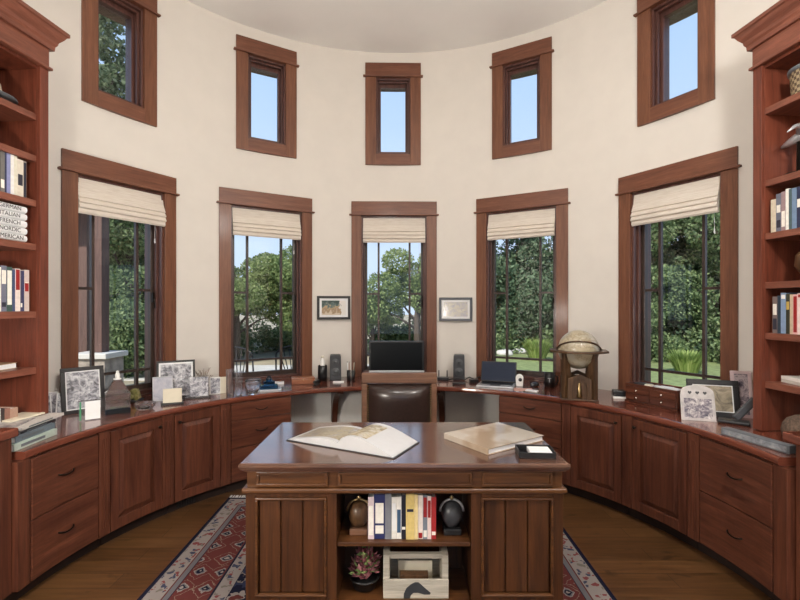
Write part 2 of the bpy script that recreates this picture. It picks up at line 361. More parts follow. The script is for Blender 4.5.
# windows
WSC = {k: 1.0 for k in range(1, 11)}; WSC[1] = .955; WSC[6] = .96
def window(idx, A, low):
    root = thing('window_%d' % idx, ('tall window with prairie grilles' if low else 'small high window') + ', number %d from the left' % ((idx - 1) % 5 + 1), None, polar(A, RW, ZB if low else UB), rad(-A), kind='structure')
    ho = HO if low else HU; z0, z1 = (ZB, ZT) if low else (UB, UT); ow = 10.35 if low else 6.75
    hb = H_ = z1 + .147 - z0; zc0 = 0 if low else -.11; ww = WSC[idx]
    yo = RW * math.cos(rad(ow)) - RW; xo = RW * math.sin(rad(ow)) * ww; xn = RW * math.sin(rad(ho)) * ww; zt_ = z1 - z0; yw = RW * math.cos(rad(ho)) - RW + .006
    for k in (-1, 1):
        xa, xb = sorted((k * xn, k * xo)); MB().box(xa, xb, yo - .016, yw, zc0, zt_ + .002).build('side_casing', M['trimZ'], root, bevel=.002)
    if not low: MB().box(-xn, xn, yo - .016, yw + .006, zc0, 0).build('sill_casing', M['trimH'], root, bevel=.002)
    MB().box(-xo, xo, yo - .019, .002, zt_ + .017, hb).build('head_casing', M['trimH'], root, bevel=.002)
    MB().box(-xo - .022, xo + .022, yo - .034, .002, zt_ + .002, zt_ + .017).build('head_bead', M['trimH'], root, bevel=.003)
    # flat joinery in the local frame: x across, y outwards from RW, z up from the opening
    W = RW * math.sin(rad(ho)) * ww + .003; H = z1 - z0; yi = RW * math.cos(rad(ho)) - RW - .004
    jm = MB(); jt = .018
    jm.box(-W, -W + jt, yi, .21, 0, H).box(W - jt, W, yi, .21, 0, H).box(-W, W, yi, .21, H - jt, H).box(-W, W, yi, .21, 0, jt)
    st = .016                                   # stop bead
    for k in (-1, 1):
        xa, xb = sorted((k * (W - jt), k * (W - jt - st))); jm.box(xa, xb, .02, .05, jt, H - jt)
    jm.box(-W + jt, W - jt, .02, .05, H - jt - st, H - jt)
    jm.build('jamb', M['jamb'], root, bevel=.002)
    sw = .036 if low else .034; xi = W - jt; s0 = .07 if low else .036; s1 = .05 if low else .05
    sa = MB(); sm = M['sash'] if low else M['jamb']
    sa.box(-xi, -xi + sw, .062, .108, jt, H - jt).box(xi - sw, xi, .062, .108, jt, H - jt).box(-xi, xi, .062, .108, jt, jt + s0).box(-xi, xi, .062, .108, H - jt - s1, H - jt)
    sa.build('sash', sm, root, bevel=.003)
    MB().box(-xi + sw - .004, xi - sw + .004, .083, .087, jt + s0 - .004, H - jt - s1 + .004).build('glass_pane', M['pane'], root)
    if low:
        gx, gz0, gz1 = xi - sw, jt + s0, H - jt - s1; g = MB(); mx = .163; hw = .010
        for k in (-1, 1): g.box(k * mx - hw, k * mx + hw, .070, .101, gz0, gz1)
        for zz in (.965 - ZB, 2.20 - ZB): g.box(-gx, gx, .072, .099, zz - hw, zz + hw)
        zz = 1.61 - ZB
        g.box(-gx, -mx, .072, .099, zz - hw, zz + hw).box(mx, gx, .072, .099, zz - hw, zz + hw)
        g.build('grille', M['sash'], root)
        MB().box(-xi, xi, -.005, .062, jt, jt + .03).build('stool', M['jamb'], root, bevel=.003)
        k = MB(); k.box(xi - sw + .004, xi - sw + .018, .040, .062, .75, .83).tube([(xi - sw + .01, .04, .80), (xi - sw + .008, .02, .77), (xi - sw + .008, .022, .70)], .005, 6).build('latch', M['handle'], root)
    return root
for i in range(5): window(i + 1, AW[i], True)
for i in range(5): window(i + 6, AU[i], False)

shade_lab = ['cream roman shade folded up over the far left window, beside the left bookcase', 'cream roman shade at the second tall window from the left',
             'cream roman shade at the middle window behind the monitor', 'cream roman shade at the window behind the laptop', 'cream roman shade at the far right window above the wooden drawer box']
for i, A in enumerate(AW):
    r = thing('roman_shade', shade_lab[i], 'window shade', polar(A, RW - .0, 2.13), rad(-A), 'folded roman shades')
    w = .318; drop = [0.0, 0.0, 0.004, .012, -.01][i]
    # side profile (y,z): flat upper fabric then stacked soft folds
    pr = [(-.030, .268), (-.046, .18), (-.070, .125), (-.074, .118), (-.064, .112), (-.082, .088), (-.085, .080), (-.072, .074), (-.086, .050), (-.086, .042), (-.070, .036), (-.072, .012), (-.062, 0), (-.050, .004), (-.040, .10), (-.026, .268)]
    pr = [(y + .012, z) for y, z in pr]
    MB().prism(pr, -w, w, 'x').build('fabric', M['shade'], r)
    MB().box(-w, w, -.018, .012, .255, .272).build('headrail', M['shade'], r)
    c = MB().tube([(w - .05, .004, .01), (w - .05, .006, -.10)], .0015, 5)
    c.lathe([(0, -.04), (.006, -.03), (.004, 0)], 8, T=TR(w - .05, .006, -.10)); c.build('pull_cord', M['white'], r)

# ------------------------------------------------------------------ cabinets round the wall
R1 = 1.84; ZC0, ZC1 = .092, .720
def bentpanel(b, a0, a1, z0, z1, r_edge, r_mid, ins_a, ins_z, n=5):
    """raised panel field with sloping edges, bent round the room"""
    ring = []
    for (r, da, dz) in ((r_edge, 0, 0), (r_mid, ins_a, ins_z)):
        lo = [polar(a0 + da + (a1 - a0 - 2 * da) * i / n, r, z0 + dz) for i in range(n + 1)]
        hi = [polar(a0 + da + (a1 - a0 - 2 * da) * i / n, r, z1 - dz) for i in range(n + 1)]
        ring.append((lo, hi))
    k = n + 1; vs = ring[0][0] + ring[0][1] + ring[1][0] + ring[1][1]
    fs = [(i, i + 1, 2 * k + i + 1, 2 * k + i) for i in range(n)] + [(k + i, 3 * k + i, 3 * k + i + 1, k + i + 1) for i in range(n)]
    fs += [(2 * k + i, 2 * k + i + 1, 3 * k + i + 1, 3 * k + i) for i in range(n)] + [(0, 2 * k, 3 * k, k), (n, k + n, 3 * k + n, 2 * k + n)]
    b.add(vs, fs)
def pull(parent, a, z, half, drop=.004, sign=1):
    pts = []
    for i in range(9):
        u = i / 8 * 2 - 1; pts.append(polar(a + u * half, R1 - .004 - .026 * (1 - u ** 4), z - drop * (1 - u * u) + .012 * u * u))
    b = MB().tube(pts, .0045, 6)
    for u in (-1, 1): b.arc(a + u * half - .35, a + u * half + .35, R1 - .008, R1 + .001, z + .002, z + .022, n=1)
    b.build('handle', M['handle'], parent, True)
def cab_root(name, a0, a1, label, cat='cabinet', group=None):
    return thing(name, label, cat, polar((a0 + a1) / 2, R1 + .2, 0), 0, group)
G = .12
def carcass(root, a0, a1):
    MB().arc(a0 + .05, a1 - .05, R1 + .004, RW - .02 if max(abs(a0), abs(a1)) < 84 else 2.3, ZC0, ZC1, n=6).build('body', M['cabZ'], root, True)
    MB().arc(a0 + .05, a1 - .05, R1 + .065, R1 + .10, 0, ZC0, n=6).build('toe_kick', M['toe'], root, True)
def pilaster(root, a0, a1):
    b = MB(); b.arc(a0 + .06, a1 - .06, R1 - .016, R1 + .006, ZC0, ZC1, n=2)
    w = a1 - a0
    for k in (.3, .5, .7): b.arc(a0 + w * k - .12, a0 + w * k + .12, R1 - .020, R1 - .014, ZC0 + .05, ZC1 - .04, n=1)
    b.build('pilaster', M['cabZ'], root, True, .002)
def drawers(root, a0, a1, zs, hz):
    for (z0, z1), h in zip(zs, hz):
        d = MB(); d.arc(a0 + G, a1 - G, R1 - .016, R1 + .004, z0 + .003, z1 - .003, n=8)
        o = d.build('drawer', M['cabH'], root, True, .003); pull(o, (a0 + a1) / 2, h, 1.75)
def door(root, a0, a1, knob_side):
    sw = 1.65; zt, zb = ZC1 - .012, ZC0 + .002; rl = .062
    b = MB(); a0 += G; a1 -= G
    b.arc(a0, a0 + sw, R1 - .018, R1 + .004, zb, zt, n=1).arc(a1 - sw, a1, R1 - .018, R1 + .004, zb, zt, n=1)
    b.arc(a0 + sw, a1 - sw, R1 - .018, R1 + .004, zb, zb + rl, n=4).arc(a0 + sw, a1 - sw, R1 - .018, R1 + .004, zt - rl, zt, n=4)
    o = b.build('door', M['cabZ'], root, True, .002)
    p = MB(); bentpanel(p, a0 + sw + .02, a1 - sw - .02, zb + rl + .001, zt - rl - .001, R1 + .000, R1 - .017, 1.05, .036)
    p.build('raised_panel', M['cabZ'], o, True)
    ak = a1 - sw / 2 if knob_side > 0 else a0 + sw / 2
    MB().lathe([(.004, 0), (.004, .014), (.010, .018), (.011, .024), (.006, .030), (0, .031)], 12, T=Matrix.Translation(polar(ak, R1 - .018, zt - .05)) @ Matrix.Rotation(rad(-ak), 4, 'Z') @ Matrix.Rotation(PI / 2, 4, 'X')).build('knob', M['handle'], o, True)
T2 = [(ZC0, .400), (.400, ZC1 - .006)]; H2 = [.25, .563]
T3 = [(ZC0, .358), (.358, .575), (.575, ZC1 - .006)]; H3 = [.235, .47, .642]
# left
c = cab_root('file_drawer_cabinet', -91.6, -73.3, 'curved two-drawer cherry cabinet beside the left bookcase base', group='built-in cabinets'); carcass(c, -91.6, -73.35)
MB().arc(-91.55, -89.15, R1 - .012, R1 + .006, ZC0, ZC1, n=2).build('end_stile', M['cabZ'], c, True, .002)
drawers(c, -89.1, -75.7, T2, H2); pilaster(c, -75.7, -73.35)
c = cab_root('door_cabinet', -73.3, -59, 'cherry panelled door cabinet under the far left window', group='built-in cabinets'); carcass(c, -73.3, -59.05); door(c, -73.3, -61.8, 1); pilaster(c, -61.8, -59.05)
c = cab_root('door_cabinet', -59, -45.2, 'cherry panelled door cabinet with a black floor vent at its foot, left side', group='built-in cabinets'); carcass(c, -59, -45.25); door(c, -59, -47.9, -1); pilaster(c, -47.9, -45.25)
v = MB().arc(-57, -52.8, R1 + .055, R1 + .064, .012, .085, n=3)
for k in range(7): v.arc(-56.7 + k * .58, -56.45 + k * .58, R1 + .050, R1 + .056, .02, .077, n=1)
v.build('vent_grille', M['black'], c, True)
c = cab_root('three_drawer_cabinet', -45.2, -29.4, 'three-drawer cherry cabinet left of the kneehole', group='built-in cabinets'); carcass(c, -45.2, -29.4); drawers(c, -45.2, -29.4, T3, H3)
# right
c = cab_root('three_drawer_cabinet', 28.3, 44.9, 'three-drawer cherry cabinet under the laptop and right of the kneehole', group='built-in cabinets'); carcass(c, 28.3, 44.9); drawers(c, 28.3, 44.9, T3, H3)
c = cab_root('door_cabinet', 44.95, 59.7, 'dark cherry panelled door cabinet below the globe', group='built-in cabinets'); carcass(c, 44.95, 59.7); pilaster(c, 44.95, 47.2); door(c, 47.2, 59.7, 1)
c = cab_root('door_cabinet', 59.75, 74.5, 'dark cherry panelled door cabinet below the small drawer box', group='built-in cabinets'); carcass(c, 59.75, 74.5); pilaster(c, 59.75, 62.2); door(c, 62.2, 74.5, -1)
c = cab_root('file_drawer_cabinet', 74.55, 94.5, 'curved two-drawer dark cherry cabinet beside the right bookcase base', group='built-in cabinets'); carcass(c, 74.55, 94.5); pilaster(c, 74.55, 77.1)
drawers(c, 77.1, 91.8, T2, H2); MB().arc(91.85, 94.45, R1 - .012, R1 + .006, ZC0, ZC1, n=2).build('end_stile', M['cabZ'], c, True, .002)
# countertop
ct = thing('countertop', 'long curved polished cherry countertop running round the room under the windows', 'countertop', (0, 2.1, .722))
nose = [(2.3, .722), (1.828, .722), (1.822, .727), (1.820, .742), (1.822, .754), (1.829, .760), (1.84, .762), (2.3, .762)]
b = MB(); b.arc(-84, 84, 0, 0, 0, 0, n=84, prof=[(2.418, .722)] + nose[1:-1] + [(2.418, .762)])
b.arc(-90.4, -84, 0, 0, 0, 0, n=4, prof=nose).arc(84, 93, 0, 0, 0, 0, n=5, prof=nose); b.build('slab', M['counter'], ct, True)
struct(MB().arc(-29.2, 28.1, RW - .012, RW + .004, .0, .72, n=40).build('trim_2', plain('kneehole_panel_paint', L(.85, .84, .80), .6, var=.02)), 'pale grey wall panel under the countertop kneehole')
# corbels under the kneehole
for A, lab in ((-15.5, 'curved dark wooden corbel under the countertop left of the leather chair'), (11.0, 'curved dark wooden corbel under the countertop right of the leather chair')):
    root = thing('corbel', lab, 'bracket', polar(A, RW, .35), rad(-A), 'countertop corbels')
    pl = [(-.004, .37)] + [(-.50, .37), (-.50, .335)]
    for i in range(11):
        t = i / 10 * PI / 2; pl.append((-.50 + .42 * math.sin(t) , .335 - .42 * (1 - math.cos(t)) * .9))
    pl += [(-.07, -.03), (-.004, -.03)]
    MB().prism(pl, -.028, .028, 'x').build('bracket', M['cabZ'], root, bevel=.003)

# ------------------------------------------------------------------ bookcases
BL = 1.65; BD = .285
class Case: pass
def bookcase(s, shelves, label):
    o = Vector((-2.045 if s < 0 else 2.105, .40, 0)); u = Vector((s * math.sin(FL), -math.cos(FL), 0)); d = Vector((s * math.cos(FL), math.sin(FL), 0))
    # local frame: x = along the case towards the viewer (u), y = depth into the case (d)
    T = Matrix(((u.x, d.x, 0, o.x), (u.y, d.y, 0, o.y), (0, 0, 1, 0), (0, 0, 0, 1)))
    root = thing('bookcase', label, 'bookcase', o + d * .15 + Vector((0, 0, .765)))
    def part(name, mat, *boxes, bevel=.002, parent=None):
        b = MB()
        for q in boxes: b.box(*q, T=T)
        return b.build(name, mat, parent or root, True, bevel)
    zt = 2.99
    part('side_panel', M['caseZ'], (.0, .022, .0, BD, .765, zt))
    part('side_panel', M['caseZ'], (BL - .022, BL, .0, BD, .888, zt))
    part('back_panel', M['caseZ'], (.022, BL - .022, BD - .012, BD, .888, zt))
    part('face_stile', M['caseZ'], (.0, .056, -.018, .0, .765, 2.86)); part('face_stile', M['caseZ'], (BL - .08, BL, -.018, .0, .888, 2.86))
    part('inner_lining', M['caseZ'], (.022, .056, .0, BD - .012, .765, 2.86))
    part('divider', M['caseZ'], (.88, .92, .0, BD - .012, .888, 2.86))
    part('top_panel', M['caseZ'], (.022, BL - .022, 0, BD - .012, 2.84, 2.86))
    for z in shelves:
        part('shelf', M['caseY'], (.057, .879, .004, BD - .013, z - .037, z), (.921, BL - .023, .004, BD - .013, z - .037, z))
    part('frieze', M['caseY'], (0, BL, -.022, .02, 2.872, 3.0)); part('frieze_bead', M['caseY'], (-.014, BL + .01, -.036, .0, 2.856, 2.873), bevel=.005)
    # crown: stepped profile swept along the front and returned round the far end
    prof = [(.0, 2.975), (.018, 2.975), (.020, 3.0), (.028, 3.012), (.032, 3.03), (.050, 3.055), (.060, 3.075), (.070, 3.08), (.070, 3.10), (.0, 3.10)]
    b = MB(); k = len(prof); vs = []
    for q in range(3):
        for pr, z in prof:
            vs.append({0: (-pr, BD, z), 1: (-pr, -.022 - pr, z), 2: (BL, -.022 - pr, z)}[q])
    fs = [(a * k + j, a * k + (j + 1) % k, (a + 1) * k + (j + 1) % k, (a + 1) * k + j) for a in range(2) for j in range(k)] + [tuple(range(k)), tuple(2 * k + j for j in range(k))]
    b.add(vs, fs, T=T); b.build('crown_moulding', M['caseY'], root, True)
    return T
LS = [2.58, 2.34, 2.085, 1.835, 1.45, 1.13]; RS = [2.613, 2.198, 1.895, 1.616, 1.327, 1.049]
TL = bookcase(-1, LS, 'tall cherry bookcase with crown moulding at the left edge'); TRt = bookcase(1, RS, 'tall cherry bookcase with crown moulding at the right edge')
for s, y0, yt, lab in ((-1, -.055, -.025, 'cherry base cabinet standing under the left bookcase at the lower left edge'), (1, -.155, -.09, 'cherry base cabinet standing under the right bookcase at the right edge')):
    root = thing('base_cabinet', lab, 'cabinet', (s * 2.12, -.7, 0))
    xf, xb = 1.852, 2.40
    def bx(x0, x1, *r):
        a, c = sorted((s * x0, s * x1)); return (a, c) + r
    MB().box(*bx(xf + .02, xb, -1.35, y0 - .002, .09, .84)).build('body', M['cabZ'], root, True)
    MB().box(*bx(xf + .08, xf + .11, -1.35, y0 - .004, 0, .09)).build('toe_kick', M['toe'], root, True)
    MB().box(*bx(xf, xf + .02, y0 - .065, y0, .09, .84)).build('corner_stile', M['cabZ'], root, True, .002)
    q = y0 - .07
    for k in range(2):
        y1, y2 = q - .6 * k, q - .6 * k - .59
        dr = MB().box(*bx(xf, xf + .02, y2, y2 + .07, .10, .82)).box(*bx(xf, xf + .02, y1 - .07, y1, .10, .82)).box(*bx(xf, xf + .02, y2 + .07, y1 - .07, .10, .17)).box(*bx(xf, xf + .02, y2 + .07, y1 - .07, .75, .82)).build('door', M['cabZ'], root, True, .002)
        MB().box(*bx(xf + .006, xf + .018, y2 + .071, y1 - .071, .171, .749)).build('raised_panel', M['cabZ'], dr, True, .008)
    MB().box(*bx(1.838, 2.385, -1.35, yt, .842, .886)).build('slab', M['counter'], root, True, .010, 3)

# ------------------------------------------------------------------ wall pictures
def wallpic(A, z0, z1, w, label, fm, pm):
    p = polar(A, 2.398, z0); r = thing('framed_picture', label, 'picture', p, rad(-A)); h = z1 - z0; fw = .024
    MB().box(-w / 2, w / 2, -.012, .012, 0, fw).box(-w / 2, w / 2, -.012, .012, h - fw, h).box(-w / 2, -w / 2 + fw, -.012, .012, fw, h - fw).box(w / 2 - fw, w / 2, -.012, .012, fw, h - fw).build('frame', fm, r, bevel=.003)
    MB().box(-w / 2 + fw, w / 2 - fw, -.002, .008, fw, h - fw).build('mat_board', M['white'], r)
    MB().box(-w / 2 + fw + .022, w / 2 - fw - .022, -.004, -.001, fw + .022, h - fw - .022).build('print', pm, r)
m, nt, bb = newmat('waterfall_print'); setp(bb, .3, 0, .3)
t = texco(nt, (1, 1, 1)); nn = noise(nt, t, 22, 4, .6); sp = nt.nodes.new('ShaderNodeSeparateXYZ'); nt.links.new(t.outputs[0], sp.inputs[0])
v = math_n(nt, 'ADD', math_n(nt, 'MULTIPLY', sp.outputs[2], -4.0), math_n(nt, 'ADD', nn.outputs['Fac'], .35))
rr = ramp(nt, [(.15, L(.03, .06, .05)), (.3, L(.10, .16, .15)), (.38, L(.5, .36, .2)), (.5, L(.3, .2, .12)), (.6, L(.6, .5, .38))]); nt.links.new(v, rr.inputs[0])
w_ = math_n(nt, 'GREATER_THAN', math_n(nt, 'ADD', sp.outputs[0], math_n(nt, 'MULTIPLY', nn.outputs['Fac'], .12)), .125)
nt.links.new(mixc(nt, w_, rr.outputs[0], L(.75, .72, .68)), bb.inputs['Base Color']); M['waterfall'] = m
M['blossom'] = picture('blossom_print', [L(.30, .29, .36), L(.42, .40, .42), L(.50, .47, .38), L(.62, .60, .56)], 26)
wallpic(-15.55, 1.346, 1.583, .333, 'black framed landscape photograph on the wall left of the middle window', M['blackwood'], M['waterfall'])
wallpic(14.2, 1.33, 1.568, .335, 'grey framed pale blossom picture on the wall right of the middle window', plain('grey_frame', L(.06, .065, .08), .4), M['blossom'])

# ------------------------------------------------------------------ rug
rg = thing('area_rug', 'red, cream and navy patterned oriental rug under the desk', 'rug', (-.09, -.73, .0), 0)
MB().box(-RHX, RHX, -RHY, RHY, .001, .012).build('pile', M['rug'], rg)
b = MB()
for k in range(240):
    x = -RHX + .005 + k * (2 * RHX - .01) / 239; dx = random.uniform(-.012, .012)
    b.add([(x - .003, RHY, .004), (x + .003, RHY, .004), (x + .003 + dx, RHY + .06, .003), (x - .003 + dx, RHY + .06, .003), (x - .003, RHY, .009), (x + .003, RHY, .009), (x + .003 + dx, RHY + .06, .006), (x - .003 + dx, RHY + .06, .006)],
          [(0, 1, 2, 3), (4, 7, 6, 5), (0, 4, 5, 1), (1, 5, 6, 2), (2, 6, 7, 3), (3, 7, 4, 0)])
b.build('fringe', M['white'], rg)

# ------------------------------------------------------------------ desk
DZ = .012
dk = thing('pedestal_desk', 'dark polished wooden pedestal desk with an open bookshelf in its front', 'desk', (.046, .175, DZ))
zt = .765 - DZ
b = MB(); prof = [(0, zt - .042), (.018, zt - .042), (.020, zt - .036), (.030, zt - .030), (.036, zt - .016), (.034, zt - .004), (.028, zt), (0, zt)]
# moulded top: ring of the profile round a rectangle
hx, hy = .717, .334; k = len(prof); vs = []
for sx, sy in ((-1, -1), (1, -1), (1, 1), (-1, 1)):
    for p, z in prof: vs.append((sx * (hx + p), sy * (hy + p), z))
fs = [(a * k + j, a * k + j + 1, ((a + 1) % 4) * k + j + 1, ((a + 1) % 4) * k + j) for a in range(4) for j in range(k - 1)] + [(0, k, 2 * k, 3 * k), (k - 1, 2 * k - 1, 3 * k - 1, 4 * k - 1)]
b.add(vs, fs); b.build('desk_top', M['deskTop'], dk)
b = MB()      # inlaid border line on the top
yf = -.335
MB().box(-.725, .725, yf, .325, .646 - DZ, zt - .042).build('frieze', M['deskX'], dk, bevel=.002)
for x0, x1 in ((-.679, -.352), (-.305, .311), (.357, .680)):
    z0, z1 = .652 - DZ, .718 - DZ; bd = .013
    o = MB().box(x0, x1, yf - .012, yf, z0, z0 + bd).box(x0, x1, yf - .012, yf, z1 - bd, z1).box(x0, x0 + bd, yf - .012, yf, z0 + bd, z1 - bd).box(x1 - bd, x1, yf - .012, yf, z0 + bd, z1 - bd).box(x0 + bd, x1 - bd, yf - .004, yf, z0 + bd, z1 - bd).build('frieze_panel', M['deskX'], dk, bevel=.004)
MB().box(-.745, .745, yf - .020, .335, .622 - DZ, .645 - DZ).build('waist_moulding', M['deskX'], dk, bevel=.008, seg=3)
for s in (-1, 1):
    x0, x1 = (-.731, -.312) if s < 0 else (.308, .731)
    MB().box(x0 + .01, x1, yf + .03, .325, .08, .621 - DZ).build('pedestal', M['deskZ'], dk)
    st = .045
    f = MB().box(x0, x0 + st, yf, yf + .03, .08, .621 - DZ).box(x1 - st, x1, yf, yf + .03, .08, .621 - DZ).box(x0 + st, x1 - st, yf, yf + .03, .08, .13).box(x0 + st, x1 - st, yf, yf + .03, .598 - DZ, .621 - DZ)
    f = f.build('pedestal_frame', M['deskZ'], dk, bevel=.002)
    a, c, z0, z1 = x0 + st, x1 - st, .13, .598 - DZ; bd = .012
    MB().box(a, c, yf - .008, yf + .014, z1 - bd, z1).box(a, c, yf - .008, yf + .014, z0, z0 + bd).box(a, a + bd, yf - .008, yf + .014, z0 + bd, z1 - bd).box(c - bd, c, yf - .008, yf + .014, z0 + bd, z1 - bd).build('panel_moulding', M['deskX'], f, bevel=.004)
    w = (c - a - 2 * bd) / 3
    for q in range(3): MB().box(a + bd + q * w + .0015, a + bd + (q + 1) * w - .0015, yf + .012, yf + .029, z0 + bd, z1 - bd).build('panel_board', M['deskZ'], f, bevel=.005)
    MB().box(x0 - .012, x1 + .012, yf - .014, .335, 0, .079).build('plinth', M['deskZ'], dk, bevel=.006)
MB().box(-.311, .307, yf + .012, yf + .30, .366 - DZ, .385 - DZ).build('shelf', M['deskX'], dk, bevel=.003)
MB().box(-.311, .307, yf + .302, yf + .315, .08, .621 - DZ).build('bookshelf_back', M['deskZ'], dk)
MB().box(-.311, .307, yf + .012, yf + .30, .065, .088).build('bookshelf_floor', M['deskX'], dk)
MB().box(-.300, .295, yf + .03, yf + .05, 0, .064).build('bookshelf_plinth', M['deskZ'], dk)

# ------------------------------------------------------------------ books
bookmats = {}
def cm(c, rough=.45):
    if c not in bookmats: bookmats[c] = plain('book_cover_%d' % len(bookmats), srgb(*c), rough, coat=.2, var=.08, scale=60)
    return bookmats[c]
def book(label, th, h, dp, col, T, band=None, group=None, lab2=None, lean=0, name='book'):
    """upright book: local x = thickness, -y = spine, z = height"""
    o = bpy.data.objects.new(name, None)
    b = MB(); c = .003
    b.box(0, th, 0, c, 0, h).box(0, c, c, dp, 0, h).box(th - c, th, c, dp, 0, h)
    b.box(c, th - c, c, dp - .006, .004, h - .004, 1)
    e = .0008
    for (z0, z1, i) in (band or []): b.box(th * .12, th * .88, -e, .0005, h * z0, h * z1, i)
    mats = [cm(col), M['white'], cm((235, 230, 220)), cm((40, 40, 55)), cm((150, 30, 30)), cm((190, 160, 80)), cm((60, 90, 120))]
    bpy.data.objects.remove(o)
    ob = b.build(name, mats); ob.matrix_world = T; tag(ob, label, 'book', group); return ob
# books on the desk's own shelf
x = 368.0; z = .3865; yfr = .175 + yf + .036; mp = (yfr - CAMY) / F
row = [(6, 42, (214, 196, 200), [(.1, .8, 2)], 'pale pink paperback, leftmost book on the desk shelf'), (11, 45, (40, 46, 92), [(.12, .3, 2), (.35, .8, 2)], 'thick navy book with white lettering block on the desk shelf'),
       (6.5, 46, (120, 122, 130), [], 'plain grey tall book on the desk shelf'), (5, 42, (225, 222, 214), [(.2, .85, 1)], 'white book right of the grey one on the desk shelf'),
       (5, 42, (232, 229, 222), [(.15, .7, 6)], 'white book with a blue grey title beside the black one'), (4.5, 44, (32, 32, 44), [(.22, .28, 2)], 'thin black book with one white mark on the desk shelf'),
       (8.5, 46, (214, 190, 120), [(.6, .66, 3)], 'yellow book with a dark mark on its spine on the desk shelf'), (3.5, 45, (226, 205, 150), [], 'thin cream book right of the yellow one'),
       (5, 44, (226, 214, 206), [(.02, .14, 4)], 'white book with a small red foot on the desk shelf'), (4.5, 44, (120, 128, 138), [(.5, .95, 4), (.05, .2, 2)], 'grey blue book with red title on the desk shelf'),
       (3.8, 43, (225, 205, 200), [(.5, .9, 4)], 'pale thin book with red lettering near the right end of the desk shelf'), (5, 42, (158, 40, 42), [(.1, .18, 2)], 'red book at the right end of the row on the desk shelf')]
for w, hp, col, band, lab in row:
    X = CAMX + (x - 400) * mp
    book(lab, w * mp - .0006, hp * mp, .14 + random.uniform(0, .025), col, Matrix.Translation((X, yfr + random.uniform(0, .006), z)), band, 'books on the desk shelf'); x += w
# bookcase books: along the shelf, spine at local depth .02
def shelf_row(T, s, z, u0, specs, group, dep=.19):
    u = u0
    for th, h, col, band, lab in specs:
        # book local x -> u direction, local y -> depth; keep the frame right-handed for the left case
        if s < 0: Tm = T @ Matrix.Translation((u, .018, z + .001))
        else: Tm = T @ Matrix.Translation((u + th, .018, z + .001)) @ Matrix.Scale(-1, 4, (1, 0, 0))
        R = Tm.to_3x3()
        if R.determinant() < 0: Tm = T @ Matrix.Translation((u, .018, z + .001))
        ob = book(lab, th - .0006, h, dep, col, Matrix.Identity(4), band, group)
        me = ob.data; me.transform(Tm); c = sum((v.co for v in me.vertices), Vector()) / len(me.vertices); c.z = z + .001
        me.transform(Matrix.Translation(-c)); ob.location = c
        bm = bmesh.new(); bm.from_mesh(me); bmesh.ops.recalc_face_normals(bm, faces=bm.faces); bm.to_mesh(me); bm.free()
        u += th
s3 = [(.018, .205, (150, 140, 130), [(.0, .95, 3)], 'grey brown book leaning at the right end of the upper left shelf'), (.036, .205, (214, 206, 190), [(.3, .6, 3)], 'cream book with a dark square on its spine, upper left shelf'),
      (.018, .215, (218, 214, 196), [], 'pale cream book with green edge on the upper left shelf'), (.020, .225, (228, 226, 222), [], 'tall white book on the upper left shelf'),
      (.022, .225, (136, 142, 184), [], 'lavender blue book on the upper left shelf'), (.010, .22, (40, 46, 80), [], 'thin navy book on the upper left shelf'), (.024, .225, (110, 108, 104), [(.1, .3, 2)], 'grey book on the upper left shelf'),
      (.02, .23, (40, 38, 40), [], 'black book at the left end of the upper left shelf'), (.03, .22, (120, 50, 40), [], 'brown book beyond the left edge of the upper left shelf')]
shelf_row(TL, -1, 2.085, .105, s3, 'books on the upper left shelf')
s5 = [(.030, .232, (206, 190, 182), [(.48, .68, 4), (.68, .70, 2)], 'white book with a red band at the right end of the middle left shelf'), (.010, .225, (54, 62, 100), [], 'thin navy book beside the red banded one, left bookcase'),
      (.013, .225, (70, 66, 96), [(.1, .2, 2)], 'dark violet book on the middle left shelf'), (.030, .235, (226, 214, 206), [(.5, .98, 4)], 'white book with a faded red upper half on the middle left shelf'),
      (.016, .23, (70, 80, 116), [], 'dull blue book on the middle left shelf'), (.032, .24, (62, 84, 78), [(.15, .92, 2)], 'dark green book with a white spine panel on the middle left shelf'),
      (.030, .245, (110, 112, 128), [(.6, .9, 2), (.1, .2, 3)], 'tall grey blue book on the middle left shelf'), (.02, .235, (226, 226, 218), [], 'white book at the left end of the middle left shelf'), (.03, .22, (80, 40, 40), [], 'maroon book beyond the white one on the middle left shelf')]
shelf_row(TL, -1, 1.45, .088, s5, 'books on the middle left shelf')
s7 = [(.045, .16, (172, 140, 122), [], 'tan book at the right end of the lowest left shelf'), (.03, .165, (150, 110, 96), [], 'brown pink book on the lowest left shelf'), (.022, .17, (60, 52, 50), [], 'dark brown book on the lowest left shelf'),
      (.016, .175, (200, 200, 196), [], 'thin white book on the lowest left shelf'), (.03, .18, (46, 44, 50), [(.6, .8, 2)], 'black book on the lowest left shelf'), (.028, .18, (90, 80, 78), [], 'grey brown book at the left of the lowest shelf')]
shelf_row(TL, -1, .763, .155, s7, 'books on the lowest left shelf')
r3 = [(.032, .185, (206, 194, 172), [], 'short cream book at the left end of the upper right shelf'), (.030, .21, (104, 108, 122), [(.5, .7, 2), (.1, .3, 3)], 'grey blue book on the upper right shelf'), (.026, .215, (150, 126, 128), [(.1, .5, 2)], 'dusty pink book on the upper right shelf'),
      (.018, .225, (232, 230, 222), [], 'tall white book on the upper right shelf'), (.018, .22, (70, 92, 96), [], 'teal grey book on the upper right shelf'), (.026, .22, (112, 136, 164), [], 'light blue book on the upper right shelf'),
      (.024, .22, (38, 44, 76), [(.5, .7, 2)], 'navy book with white marks on the upper right shelf'), (.04, .24, (226, 226, 214), [(.95, .99, 6)], 'thick white book at the right of the upper right shelf'), (.03, .23, (120, 60, 40), [], 'brown book beyond the right edge of the upper right shelf')]
shelf_row(TRt, 1, 1.895, .078, r3, 'books on the upper right shelf')
